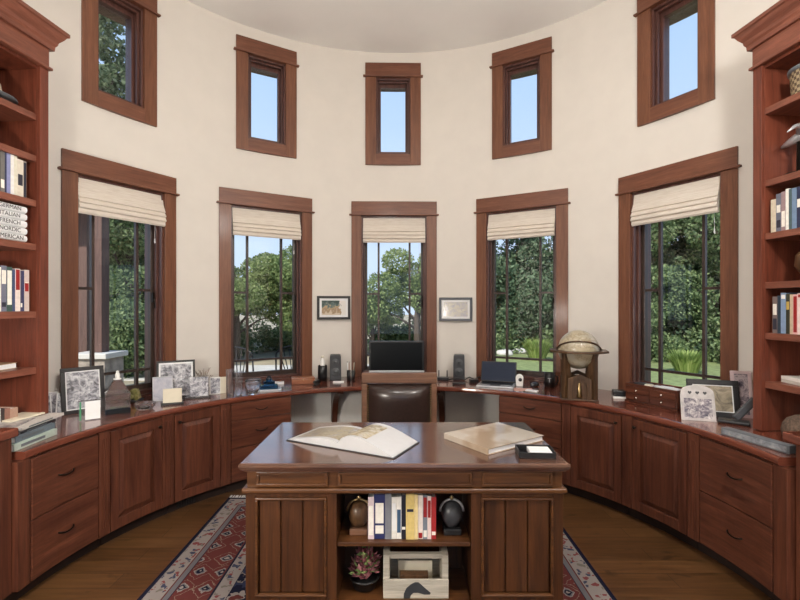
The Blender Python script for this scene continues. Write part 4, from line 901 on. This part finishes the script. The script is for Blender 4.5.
# monitor
yM = 1.98; d = yM - CAMY; s = d / F
o = thing('computer_monitor', 'black flat screen monitor with silver lower bezel in front of the middle window', 'monitor', (CAMX + (396.5 - 400) * s, yM, .7622))
w = 55 * s / 2; zl = CAMH - (373.5 - CYP) * s - .762; zh = CAMH - (341 - CYP) * s - .762
MB().box(-w, w, -.012, .03, zl + .030, zh).build('housing', M['black'], o, bevel=.004); MB().box(-w, w, -.014, .03, zl, zl + .029).build('lower_bezel', M['silver'], o, bevel=.004)
MB().box(-w + .016, w - .016, -.0145, -.0122, zl + .034, zh - .014).build('screen', M['screen'], o)
MB().box(-.05, .05, .031, .055, .01, zl + .12).build('stand_neck', M['silver'], o, bevel=.004); MB().lathe([(0, 0), (.12, 0), (.12, .006), (.05, .014), (0, .014)], 28, T=TR(0, .045, 0)).build('stand_base', M['silver'], o)
# router and cables
p, s = at(443, 380); o = thing('router', 'low black router box with cables right of the chair', 'router', p, face_cam(p)); MB().box(-.055, .055, -.035, .035, 0, .028).build('case', M['black'], o, bevel=.004)
for dx in (-.04, .04): MB().tube([(dx, .03, .02), (dx, .036, .09)], .005, 8).build('antenna', M['black'], o)
o = thing('cable', 'black tangled cable on the counter behind the right speaker', 'cable', at(470, 381)[0]); MB().tube([(-.22, .03, .006), (-.12, .045, .02), (-.05, .02, .007), (.0, .05, .03), (.05, .03, .01), (.10, .06, .03), (.14, .03, .008)], .006, 8).build('cord', M['black'], o)
p, s = at(474, 382.5); o = thing('power_adapter', 'small black power adapter left of the laptop', 'adapter', p, face_cam(p, 20)); MB().box(-.04, .04, -.025, .025, 0, .032).build('case', M['black'], o, bevel=.005)
p, s = at(459, 384.5); o = thing('docking_base', 'flat black plastic base lying before the right speaker', 'device', p, face_cam(p)); MB().box(-.06, .06, -.028, .028, 0, .02).build('case', M['black'], o, bevel=.006)
# laptop
p, s = at(499, 388); o = thing('laptop', 'open silver laptop with a dark screen on the right counter', 'laptop', p + Vector((0, .11, 0)), rad(-20))
w = 37 * s / 2
MB().box(-w, w, -.12, .12, 0, .016).build('base', M['silver'], o, bevel=.004); MB().box(-w + .02, w - .02, -.03, .10, .0162, .0185).build('keyboard', M['black'], o); MB().box(-.045, .045, -.10, -.04, .0162, .0172).build('trackpad', M['dgrey'], o)
T = TR(0, .12, .012, rx=-rad(16)); hh = .195
MB().box(-w, w, 0, .010, .006, hh, T=T).build('lid', M['black'], o, bevel=.004); MB().box(-w + .010, w - .010, -.0015, -.0002, .016, hh - .010, T=T).build('screen', M['navyscreen'], o)
# white mug-ish tape dispenser
p, s = at(519.5, 386); o = thing('calculator_roll', 'white tape roll holder with a dark hole right of the laptop', 'office device', p, face_cam(p, 0)); h = 12 * s
pl = [(-.03, 0), (.03, 0)] + [(.034 * math.cos(PI * i / 10), h - .034 + .034 * math.sin(PI * i / 10)) for i in range(11)]
MB().prism(pl, -.02, .02, 'y').build('body', M['whitegloss'], o, bevel=.004); MB().lathe([(0, .001), (.016, .001), (.016, 0)], 20, T=TR(.006, -.0205, h * .55, rx=PI / 2)).build('hole', M['black'], o)
for (x, y, k, mt, lab, w, h) in ((523, 389.5, 10, 'cream', 'pale pink paper sheet lying right of the laptop', .16, .10), (532, 391, -20, 'white', 'white paper slip lying before the computer mouse', .10, .05)):
    p, s = at(x, y); o = thing('paper_sheet', lab, 'paper', p, face_cam(p, k)); MB().box(-w / 2, w / 2, -h / 2, h / 2, 0, .003 if mt == 'cream' else .0075).build('sheet', M[mt] if mt == 'white' else plain('pink_paper', L(.6, .34, .28), .6), o)
p, s = at(534.5, 386); o = thing('computer_mouse', 'dark grey computer mouse by the window right of the laptop', 'mouse', p, face_cam(p, 60)); MB().lathe([(0, 0), (.03, 0), (.034, .008), (.03, .022), (.018, .032), (0, .035)], 20, T=Matrix.Scale(1.7, 4, (1, 0, 0))).build('shell', M['dgrey'], o); MB().box(.01, .045, -.002, .002, .0245, .030).build('wheel_slot', M['black'], o)
p, s = at(549.5, 387); o = thing('coffee_mug', 'black mug with a pale letter mark left of the globe', 'mug', p, face_cam(p)); r = 5.0 * s; h = 14.5 * s
MB().lathe([(0, 0), (r, 0), (r, h), (r * .9, h), (r * .88, .008), (0, .008)], 24).build('cup', M['black'], o); MB().tube([(r * .95, 0, h * .8), (r * 1.5, 0, h * .75), (r * 1.6, 0, h * .45), (r * 1.3, 0, h * .2), (r * .95, 0, h * .2)], .006, 8).build('handle', M['black'], o)
text('T', .055, M['silver'], o, TR(0, -r - .002, h * .5, rx=PI / 2), 'emblem')

# ------------------------------------------------------------------ globe
p, s = at(582, 399.5); p = p + Vector((0, .07, 0))
ds = (p.y - CAMY) / F
gl = thing('globe', 'antique cream globe in a carved wooden stand with gothic arches on the right counter', 'globe', p, face_cam(p, 4))
Rg = .152; zr = CAMH - (350.5 - CYP) * ds - .762; zg = zr + .008
MB().lathe([(Rg * math.sin(PI * i / 24), -Rg * math.cos(PI * i / 24)) for i in range(25)], 40, T=TR(0, 0, zg, rx=rad(-23))).build('sphere', M['globe'], gl)
ro = 29 * ds
MB().lathe([(Rg + .012, zr - .009), (ro, zr - .009), (ro, zr + .006), (Rg + .012, zr + .006), (Rg + .012, zr - .009)], 8, T=Matrix.Rotation(PI / 8, 4, 'Z'), smooth=False, caps=False).build('horizon_ring', M['gothic'], gl, bevel=.002)
MB().tube([((Rg + .010) * math.cos(PI * i / 30), -.02 * math.sin(PI * i / 30) ** 2, (Rg + .010) * math.sin(PI * i / 30)) for i in range(31)], .006, 6, T=TR(0, 0, zr - .002, rx=rad(52))).build('meridian_ring', M['gothic'], gl)
ph = .165; pw = .092
for k in range(4):
    a = PI / 4 + k * PI / 2; T = Matrix.Rotation(a, 4, 'Z')
    b = MB(); b.box(.135, .168, -.018, .018, .012, zr - .01, T=T); post = b.build('post', M['gothic'], gl, bevel=.004)
    MB().prism([(.115, zr - .012), (.168, zr - .012), (.115, .15), (.085, .15)], -.012, .012, 'y', T=T).build('scroll_brace', M['gothic'], post)
for k in range(4):
    T = Matrix.Rotation(k * PI / 2, 4, 'Z')
    # arched panel with opening: outer board minus pointed arch, as two halves
    arch = [(.055 * math.cos(t), .095 + .075 * math.sin(t)) for t in [PI / 2 * i / 6 for i in range(7)]]
    b = MB()
    for sg in (-1, 1):
        pl = [(sg * .055, .012), (sg * .084, .012), (sg * .084, ph), (0.0, ph + .035), (0, .170)] + [(sg * x, z) for x, z in reversed(arch[:-1])]
        b.prism(pl, -.130, -.116, 'y', T=T)
    pn = b.build('arch_panel', M['gothic'], gl)
    MB().box(-.083, .083, -.100, -.094, .012, ph, T=T).build('backing_board', M['gothic'], pn)
    f = MB().lathe([(.016, .018), (.022, .03), (.014, .06), (.018, .085), (.010, .10), (.013, .115), (.008, .13), (0, .134)], 12, T=T @ TR(0, -.105, 0)); f.build('figurine', M['brass'] if k % 2 == 0 else M['gothic'], pn)
MB().box(-.135, .135, -.135, .135, 0, .012).build('base', M['gothic'], gl, bevel=.004)

# ------------------------------------------------------------------ drawer box etc on the right
p, s = at(617.5, 398.5); o = thing('calculator', 'small black desk printer with a white foot left of the wooden drawer box', 'office device', p + Vector((.02, .02, 0)), face_cam(p, 10)); MB().box(-.045, .045, -.04, .04, .018, .062).build('case', M['black'], o, bevel=.005); MB().box(-.048, .048, -.045, .042, 0, .0175).build('foot', M['whitegloss'], o, bevel=.004)
pa, s1 = at(624.5, 400.5); pb, s2 = at(677.5, 411.5)
dv = (pb - pa); ln = dv.length; an = math.atan2(dv.y, dv.x)
o = thing('drawer_box', 'wooden tabletop box with four small knobbed drawers below the far right window', 'box', pa, an); h = .124; dp = .20
MB().box(0, ln, 0, dp, 0, .012).build('base', M['cabZ'], o, bevel=.004)
MB().box(.006, ln - .006, .006, dp - .004, .0125, h).build('carcass', M['cabZ'], o, bevel=.002)
for i in range(2):
    for j in range(2):
        x0 = .012 + i * (ln - .02) / 2; x1 = x0 + (ln - .03) / 2; z0 = .018 + j * .052
        q = MB().box(x0, x1, -.004, .005, z0, z0 + .048).build('drawer', M['cabH'], o, bevel=.002); MB().lathe([(.004, 0), (.004, .006), (.009, .010), (.007, .016), (0, .018)], 12, T=TR((x0 + x1) / 2, -.0045, z0 + .022, rx=PI / 2)).build('knob', M['knob'], q)
MB().box(.004, ln - .004, .004, .014, h, h + .014).box(.004, ln - .004, dp - .014, dp - .004, h, h + .014).box(.004, .014, .014, dp - .014, h, h + .014).box(ln - .014, ln - .004, .014, dp - .014, h, h + .014).box(ln / 2 - .004, ln / 2 + .004, .014, dp - .014, h, h + .012).build('tray_rim', M['cabH'], o, bevel=.002)
Tw = Matrix.Translation(pa) @ Matrix.Rotation(an, 4, 'Z')
for (x, y, w_, d_, t_, mt, rz, lab, nm, cat) in ((.21, .10, .12, .09, .010, 'white', 10, 'white folded paper lying on top of the wooden drawer box', 'paper', 'paper'), (.30, .07, .08, .06, .016, 'white', -8, 'small white envelope stack at the right end of the drawer box top', 'envelopes', 'paper'), (.07, .11, .10, .08, .012, 'dgrey', 5, 'dark flat notebook on the left of the drawer box top', 'notebook', 'notebook'), (.14, .06, .05, .05, .018, 'cream', 20, 'small cream packet in the tray of the drawer box', 'packet', 'packet')):
    q = thing(nm, lab, cat, Tw @ Vector((x * ln / .36, y, h + .0005)), an + rad(rz)); MB().box(-w_ / 2, w_ / 2, -d_ / 2, d_ / 2, 0, t_).build('body', M[mt], q, bevel=.001)
m = picture('family_photo', [L(.04, .04, .07), L(.18, .16, .20), L(.5, .46, .46), L(.75, .72, .72)], 30)
frame('white arched frame with three hearts and a family photo on the right counter edge', 684, 714, 386.5, 421, plain('marbled_frame', L(.52, .49, .48), .4, var=.15), m, .018, 14, 14, arch=True)
frame('large black frame with a pale landscape photo on the right counter', 692, 737, 381, 417, M['blackwood'], picture('sepia_photo', [L(.08, .07, .05), L(.35, .29, .2), L(.55, .48, .36)], 12), .034, 14, 14, .006)
frame('pale pink photo collage frame next to the right bookcase', 735, 753, 372, 418, plain('pink_frame', L(.55, .42, .42), .5), picture('collage_photo', [L(.03, .03, .05), L(.18, .15, .18), L(.5, .42, .43), L(.1, .09, .1)], 22), .020, 10, 20)
# phone handset stand
p, s = at(736, 424); o = thing('cordless_phone', 'black cordless phone leaning in its cradle by the right bookcase', 'phone', p, face_cam(p, 0)); MB().box(-.09, .07, -.035, .05, 0, .022).build('cradle', M['black'], o, bevel=.008)
MB().box(-.022, .022, -.012, .014, 0, .165, T=TR(-.005, .02, .026, ry=rad(38), rx=rad(-10))).build('handset', M['dgrey'], o, bevel=.008)
# long grey box
pa, s1 = at(718, 434.5); pb, s2 = at(786, 455)
dv = pb - pa; ln = dv.length; an = math.atan2(dv.y, dv.x)
o = thing('document_box', 'long flat grey box lying along the right end of the countertop', 'box', pa + Vector((math.cos(an), math.sin(an), 0)) * .0 + Vector((-math.sin(an), math.cos(an), 0)) * .02, an)
MB().box(0, ln, 0, .045, 0, .042).build('body', M['greypaint'], o, bevel=.003); MB().box(.012, ln - .012, -.0015, .0, .008, .034).build('label_strip', picture('worn_grey_print', [L(.14, .15, .17), L(.25, .27, .29), L(.36, .37, .38)], 30), o)
# brown rounded basket on right slab
p = Vector((2.155, .13, .763)); o = thing('rounded_basket', 'brown rounded dome-shaped basket behind the right base cabinet top, at the edge', 'basket', p)
MB().lathe([(.085, .006), (.098, .03), (.102, .06), (.096, .09), (.078, .118), (.048, .136), (.02, .142), (0, .143)], 36).build('dome', plain('brown_felt', L(.10, .065, .045), .9, var=.5, scale=90), o); MB().lathe([(.0, 0), (.086, 0), (.088, .0055), (0, .0055)], 36).build('rim', M['gothic'], o)
# books and papers at the left end of the counter
def stackbook(lab, pa, pb, th, dep, col, z):
    a, _ = at(pa[0], pa[1], .7622); b_, _ = at(pb[0], pb[1], .7622); dv = b_ - a; ln = dv.length; an = math.atan2(dv.y, dv.x)
    o = thing('book', lab, 'book', Vector((a.x, a.y, z)), an, 'books stacked on the left counter end')
    MB().box(0, ln, 0, dep, 0, .003).box(0, ln, 0, dep, th - .003, th).box(0, ln, 0, .004, .003, th - .003).build('cover', cm(col), o, bevel=.001); MB().box(.003, ln - .003, .0045, dep - .003, .0035, th - .0035).build('pages', M['white'], o)
    MB().box(ln * .15, ln * .7, -.001, .0, th * .3, th * .7).build('spine_title', M['greypaint'], o)
    return o, a, an, ln
z = .7627
o, a, an, ln = stackbook('pale green book at the bottom of the stack on the left counter end', (14, 452), (57, 434.5), .034, .22, (176, 192, 182), z)
stackbook('grey blue book second from the bottom on the left counter end', (15.5, 450.5), (55, 434), .030, .21, (104, 116, 126), z + .0345)
stackbook('thin black book in the stack on the left counter end', (21, 447), (56, 432), .010, .20, (28, 28, 34), z + .065)
stackbook('white magazine on top of the black book on the left counter end', (22, 445.5), (64, 428), .016, .20, (212, 206, 200), z + .0755)
for k, (x, y, rz, w_, d_, lab, mt) in enumerate(((24, 444, 12, .26, .15, 'grey printed leaflet on top of the stack at the left counter end', picture('leaflet_grey', [L(.12, .12, .13), L(.4, .38, .38), L(.6, .57, .55)], 20)), (35, 437, -10, .20, .13, 'pale envelope topmost on the stack at the left counter end', M['cream']))):
    q, _ = at(x, y); q.z = z + .0922 + k * .0085
    q = q + Vector((-math.sin(an), math.cos(an), 0)) * .11 + Vector((math.cos(an), math.sin(an), 0)) * .03
    o = thing('leaflet' if k == 0 else 'envelope', lab, 'paper', q, an + rad(rz)); MB().box(-w_ / 2, w_ / 2, -d_ / 2, d_ / 2, 0, .008).build('sheet', mt, o)

# ------------------------------------------------------------------ outside
struct(MB().box(-60, 60, -20, 90, -.30, -.22).build('ground', plain('dry_ground', L(.34, .29, .20), .95, var=.25, scale=1.2)), 'dry tan ground outside the windows')
struct(MB().prism([(-14, 7.5), (2, 8.6), (2, 11.0), (-14, 10.0)], -.219, -.20, 'z').build('driveway', M['concrete']), 'pale concrete driveway beyond the left windows')
def lawn(x0, x1, y0, y1, n, seed, hmin, hmax, name, label):
    rnd = random.Random(seed); b = MB()
    for k in range(n):
        x, y = rnd.uniform(x0, x1), rnd.uniform(y0, y1); h = rnd.uniform(hmin, hmax); a = rnd.uniform(0, PI); w = .012 + h * .02; dx, dy = w * math.cos(a), w * math.sin(a); lx, ly = rnd.uniform(-.3, .3) * h, rnd.uniform(-.3, .3) * h
        b.add([(x - dx, y - dy, -.22), (x + dx, y + dy, -.22), (x + lx + dx * .5, y + ly + dy * .5, -.22 + h * .7), (x + lx * 1.6, y + ly * 1.6, -.22 + h), (x + lx - dx * .5, y + ly - dy * .5, -.22 + h * .7)], [(0, 1, 2, 4), (4, 2, 3)])
    o = b.build(name, M['grass']); tag(o, label, 'grass', kind='stuff'); return o
struct(MB().prism([(1.5, 3.4), (14, 3.0), (16, 16), (2.6, 16)], -.219, -.02, 'z').build('lawn_soil', plain('lawn_green', L(.20, .24, .09), .95, var=.3, scale=8)), 'green lawn strip beyond the right windows')
lawn(2.4, 12, 4.2, 13, 22000, 2, .05, .16, 'grass', 'bright green lawn grass outside the right windows')
def tuft(x, y, h, r, n, seed, label):
    rnd = random.Random(seed); b = MB()
    for k in range(n):
        a = rnd.uniform(0, 6.28); q = r * math.sqrt(rnd.random()) * .5; hh = h * rnd.uniform(.6, 1); bx_, by_ = q * math.cos(a), q * math.sin(a); o_ = rnd.uniform(.2, .8) * r
        tx, ty = bx_ + o_ * math.cos(a), by_ + o_ * math.sin(a); w = .012; px_, py_ = -math.sin(a) * w, math.cos(a) * w
        b.add([(bx_ - px_, by_ - py_, 0), (bx_ + px_, by_ + py_, 0), ((bx_ + tx) / 2 + px_, (by_ + ty) / 2 + py_, hh * .7), (tx, ty, hh), ((bx_ + tx) / 2 - px_, (by_ + ty) / 2 - py_, hh * .7)], [(0, 1, 2, 4), (4, 2, 3)])
    o = b.build('ornamental_grass', M['grass'], loc=(x, y, -.02)); tag(o, label, 'plant'); return o
tuft(6.45, 7.85, .55, .42, 600, 3, 'clump of tall bright grass on the lawn seen through the far right window')
tuft(3.85, 10.3, .62, .42, 600, 4, 'clump of tall bright grass seen through the window behind the laptop')
rk = MB(); rnd = random.Random(6)
for (x, y, sc_, lab) in ((3.25, 11.6, .24, 'large pale garden rock seen behind the laptop'), (3.85, 12.2, .22, 'smaller pale garden rock seen left of the tall grass clump')):
    b = MB(); n_ = 14; vs = []
    b.lathe([(0, 0), (sc_, .02), (sc_ * 1.1, sc_ * .35), (sc_ * .8, sc_ * .7), (sc_ * .3, sc_ * .85), (0, sc_ * .86)], 12)
    b.v = [(vx * rnd.uniform(.85, 1.2), vy * rnd.uniform(.85, 1.2), vz) for vx, vy, vz in b.v]; ob = b.build('garden_rock', plain('pale_rock_%d' % int(x), L(.55, .53, .5), .9, var=.15, scale=6), loc=(x, y, -.04)); tag(ob, lab, 'rock')

def crown_mesh(blobs, n, seed, leaf, flat=1.0):
    rnd = random.Random(seed); b = MB(); tot = sum(r * r for _, _, _, r in blobs)
    for bx_, by_, bz_, r in blobs:
        for k in range(int(n * r * r / tot)):
            while True:
                v = Vector((rnd.uniform(-1, 1), rnd.uniform(-1, 1), rnd.uniform(-1, 1)))
                if .3 < v.length < 1: break
            v = v.normalized() * r * rnd.uniform(.55, 1.05) ** .7
            c = Vector((bx_ + v.x, by_ + v.y, bz_ + v.z * flat)); d = (v.normalized() * .6 + Vector((rnd.uniform(-1, 1), rnd.uniform(-1, 1), rnd.uniform(-1, 1)))).normalized()
            s_ = d.cross(Vector((rnd.uniform(-1, 1), rnd.uniform(-1, 1), rnd.uniform(-1, 1)))); 
            if s_.length < 1e-3: continue
            s_.normalize(); L_ = leaf * rnd.uniform(.6, 1.3)
            b.add([c - d * L_, c + s_ * L_ * .55, c + d * L_, c - s_ * L_ * .55], [(0, 1, 2, 3)])
    return b
def proto(kind):
    rnd = random.Random(kind * 11 + 1); root = bpy.data.objects.new('tree', None); COL.objects.link(root)
    if kind == 0:     # spreading oak, unit height ~3.6
        blobs = [(rnd.uniform(-1.2, 1.2), rnd.uniform(-1.0, 1.0), rnd.uniform(1.3, 3.1), rnd.uniform(.35, .7)) for _ in range(20)]; lm, leaf, n = M['leafA'], .046, 27000
    elif kind == 1:   # dense dark tree, ~5.5
        blobs = [(rnd.uniform(-1.3, 1.3), rnd.uniform(-.9, .9), rnd.uniform(.6, 5.0), rnd.uniform(.5, .95)) for _ in range(26)]; lm, leaf, n = M['leafB'], .066, 26000
    elif kind == 3:   # leafy bush-like tree clothed to the ground, ~5
        blobs = [(rnd.uniform(-1.2, 1.2), rnd.uniform(-.8, .8), rnd.uniform(.4, 4.6), rnd.uniform(.35, .7)) for _ in range(34)]; lm, leaf, n = M['leafD'], .05, 30000
    else:             # tall loose pine, ~9
        blobs = []
        for q in range(64):
            z = 1.2 + 7.9 * q / 64; rr_ = 1.7 * (1 - (z / 10.5)) + .25; a = rnd.uniform(0, 6.28); blobs.append((rr_ * math.cos(a) * rnd.uniform(.3, 1), rr_ * math.sin(a) * rnd.uniform(.3, 1), z, rnd.uniform(.30, .52)))
        lm, leaf, n = M['leafC'], .062, 22000
    crown_mesh(blobs, n, kind + 20, leaf, .8).build('crown', lm, root)
    b = MB(); top = max(q[2] for q in blobs)
    b.tube([(0, 0, 0), (.05, .02, top * .35), (-.03, .03, top * .7), (0, 0, top * .95)], [.13, .10, .06, .02], 8)
    for q in blobs[::2]: b.tube([(0, 0, max(.4, q[2] * .55)), (q[0] * .5, q[1] * .5, q[2] * .85), (q[0], q[1], q[2])], [.05, .03, .012], 6)
    b.build('trunk', M['bark'], root); return root
protos = [proto(k) for k in range(4)]; used = set()
W2, W3, W4, W5, W1 = 'through the second window from left', 'through the middle window', 'through the window behind the laptop', 'through the far right window', 'through the far left window'
trees = [(2, -8.65, 10.5, 1.2, 10, 'tall loose pine seen through the high far left window'), (2, -8.1, 12.0, 1.02, 130, 'shorter pine behind the tall one ' + W1), (3, -6.75, 9.2, .95, 90, 'small bushy tree ' + W1 + ' near the porch post'), (3, -9.4, 12.2, 1.1, 40, 'bushy tree furthest back at the left ' + W1), (0, -9.0, 14.2, 1.1, 200, 'spreading oak behind the pines ' + W1),
         (0, -5.1, 11.8, .98, 0, 'round leafy oak on the left ' + W2), (0, -3.3, 12.4, .95, 70, 'round leafy oak on the right ' + W2), (0, -4.6, 16.0, 1.15, 140, 'further oak at the back ' + W2),
         (0, -.95, 13.5, .68, 33, 'low bright oak at the left ' + W3), (0, .65, 13.0, 1.08, 160, 'taller oak at the right ' + W3),
         (1, 2.9, 14.6, 1.0, 0, 'dense dark tree on the left ' + W4), (1, 4.5, 14.0, 1.05, 75, 'dense dark tree on the right ' + W4), (1, 6.0, 13.5, 1.0, 150, 'dense dark tree in the gap between the two right windows'),
         (1, 7.6, 12.4, 1.0, 200, 'dense green tree on the left ' + W5), (1, 9.4, 11.6, 1.05, 260, 'dense green tree in the middle ' + W5), (1, 11.2, 11.2, 1.0, 310, 'dense green tree on the right ' + W5), (3, 7.3, 11.0, 1.0, 20, 'lighter leafy tree in front at the left ' + W5), (3, 9.2, 10.2, 1.05, 120, 'lighter leafy tree in front at the right ' + W5)]
for kind, x, y, s_, rz, lab in trees:
    o = copy_tree(protos[kind]) if kind in used else protos[kind]; used.add(kind)
    o.location = (x, y, -.24); o.rotation_euler = (0, 0, rad(rz)); o.scale = (s_,) * 3; tag(o, lab, 'tree', 'trees outside the windows')
# shrub row behind
rnd = random.Random(31)
shr = crown_mesh([(rnd.uniform(-1.0, 1.0), rnd.uniform(-.5, .5), rnd.uniform(.2, .7), rnd.uniform(.3, .5)) for _ in range(14)], 6000, 77, .045, .9).build('shrub', M['leafD'])
spots = [(-6.6, 8.6, W1), (-5.4, 14.2, W2 + ', at the left'), (-3.6, 14.6, W2 + ', at the right'), (-1.3, 15, W3 + ', at the left'), (.8, 15.2, W3 + ', at the right'), (2.9, 13.2, W4 + ', at the left'), (4.9, 12.7, W4 + ', at the right'), (6.6, 10.2, W5 + ', at the left'), (9.3, 9.6, W5 + ', at the right'), (-7.6, 9.6, W1 + ', further off')]
for i, (x, y, lab) in enumerate(spots):
    o = shr if i == 0 else shr.copy()
    if i: COL.objects.link(o)
    o.location = (x, y, -.22); o.rotation_euler = (0, 0, i * .9); o.scale = (1.3, 1.3, 1.2); tag(o, 'low green shrub ' + lab, 'shrub', 'shrubs outside the windows')
# porch post on a stone pier
p = Vector((-3.98, 3.77, 0)); o = thing('stone_pier', 'stone porch pier with a pale cap seen through the far left window', 'pier', (p.x, p.y, -.22)); MB().box(-.20, .20, -.2, .2, 0, 1.02).build('shaft', M['stone'], o, bevel=.01); MB().box(-.24, .24, -.24, .24, 1.021, 1.09).build('cap', M['concrete'], o, bevel=.008)
o = thing('porch_post', 'brown wooden porch post standing on the stone pier', 'post', (p.x, p.y, .871)); MB().box(-.08, .08, -.08, .08, 0, 2.6).build('shaft', M['porchwood'], o, bevel=.006)
struct(MB().box(-7.5, -3.65, 3.5, 4.6, 3.16, 3.28).build('porch_roof', M['soffit']), 'brown porch roof outside the far left window')
struct(MB().box(-7.5, -4.52, 4.3, 4.45, -.22, 3.1).build('wall_porch', M['porchwood']), 'dark brown porch wall outside the far left window')
# iron patio chairs
def patio_chair(x, y, rz, lab):
    o = thing('patio_chair', lab, 'chair', (x, y, -.20), rad(rz), 'iron patio chairs')
    for sx in (-1, 1):
        MB().tube([(sx * .22, -.22, 0), (sx * .21, -.2, .62)], .010, 6).build('leg', M['iron'], o); MB().tube([(sx * .22, .24, 0), (sx * .21, .2, .62), (sx * .22, .26, 1.12)], .010, 6).build('leg', M['iron'], o)
    MB().lathe([(0, .62), (.25, .62), (.25, .635), (0, .635)], 20).build('seat', M['iron'], o)
    b = MB().tube([(.22 * math.cos(PI * i / 12), .26, 1.12 + .10 * math.sin(PI * i / 12)) for i in range(13)], .010, 6)
    for k in range(7):
        a = rad(30 + 20 * k); b.tube([(0, .22, .66), (.1 * math.cos(a), .24, .85), (.215 * math.cos(a), .26, 1.12 + .09 * math.sin(a))], .006, 6)
    b.build('back', M['iron'], o)
patio_chair(-1.72, 3.05, 160, 'iron patio chair with fan back at the left outside the second window'); patio_chair(-1.28, 3.25, 200, 'iron patio chair with fan back at the right outside the second window')

# ------------------------------------------------------------------ unseen fill lamps, sky, sun
def fill_pendant(x, y, z, power, lab, r=.17):  # hanging glow globes added out of view to raise the room's brightness
    o = thing('fill_lamp', lab, 'lamp', (x, y, z), 0, 'added fill lamps'); MB().lathe([(0, HC - z - .001), (.07, HC - z - .001), (.06, HC - z - .04), (.006, HC - z - .05), (.006, r + .04), (.03, r + .03), (.04, r - .02), (0, r - .02)], 20).build('stem', M['brass'], o)
    m, nt, bb = newmat('fill_lamp_glow'); nt.nodes.remove(bb); em = nt.nodes.new('ShaderNodeEmission'); em.inputs[0].default_value = L(1, .965, .92); em.inputs[1].default_value = power
    nt.links.new(em.outputs[0], nt.nodes['Material Output'].inputs[0])
    MB().lathe([(r * math.sin(PI * i / 16), -r * math.cos(PI * i / 16)) for i in range(17)], 24).build('fill_globe', m, o)
    return o
fill_pendant(-.1, -1.0, 2.95, 50, 'unseen hanging globe added as fill light over the middle of the room'); fill_pendant(1.35, -1.7, 3.0, 132, 'unseen hanging globe added as fill light at the back right of the room')
fl = thing('floor_fill_lamp', 'unseen standing lamp added as fill light beside the left bookcase', 'lamp', (-1.25, -1.5, .0125))  # added out of view to brighten the lower left side
MB().lathe([(0, 0), (.15, 0), (.15, .012), (.03, .03), (.012, .05), (.012, 1.17), (.03, 1.18), (.03, 1.2), (0, 1.2)], 24).build('stand', M['brass'], fl)
m, nt, bb = newmat('floor_fill_glow'); nt.nodes.remove(bb); em = nt.nodes.new('ShaderNodeEmission'); em.inputs[0].default_value = L(1, .93, .84); em.inputs[1].default_value = 165
nt.links.new(em.outputs[0], nt.nodes['Material Output'].inputs[0])
MB().lathe([(.13 * math.sin(PI * i / 16), 1.331 - .13 * math.cos(PI * i / 16)) for i in range(17)], 24).build('fill_glow_shade', m, fl)
sd = bpy.data.lights.new('sun', 'SUN'); sd.energy = 6.0; sd.angle = rad(1); sd.color = (1, .95, .86); so = bpy.data.objects.new('sun', sd); COL.objects.link(so); so.rotation_euler = (rad(48), 0, rad(-28))
w = bpy.data.worlds.new('sky'); sc.world = w; w.use_nodes = True; nt = w.node_tree; bg = nt.nodes['Background']
tc = nt.nodes.new('ShaderNodeTexCoord'); sp = nt.nodes.new('ShaderNodeSeparateXYZ'); nt.links.new(tc.outputs['Generated'], sp.inputs[0])
r = ramp(nt, [(0.0, L(.62, .76, .95)), (.22, L(.56, .72, .96)), (.5, L(.42, .62, .95)), (1, L(.28, .50, .90))]); nt.links.new(sp.outputs[2], r.inputs[0]); nt.links.new(r.outputs[0], bg.inputs[0]); bg.inputs[1].default_value = 1.25
vs_ = sc.view_settings; vs_.view_transform = 'Standard'; vs_.look = 'None'; vs_.gamma = 1; vs_.exposure = 0.0; vs_.use_curve_mapping = False
if False:
    for o in sc.objects:
        if o.parent is None and .7 < o.location.z < .8 and o.get('category'): print('CHK', o.name, round(math.hypot(o.location.x, o.location.y), 3), [round(v, 2) for v in o.location], o['label'][:40])
sc.cycles.max_bounces = 10; sc.cycles.transparent_max_bounces = 16
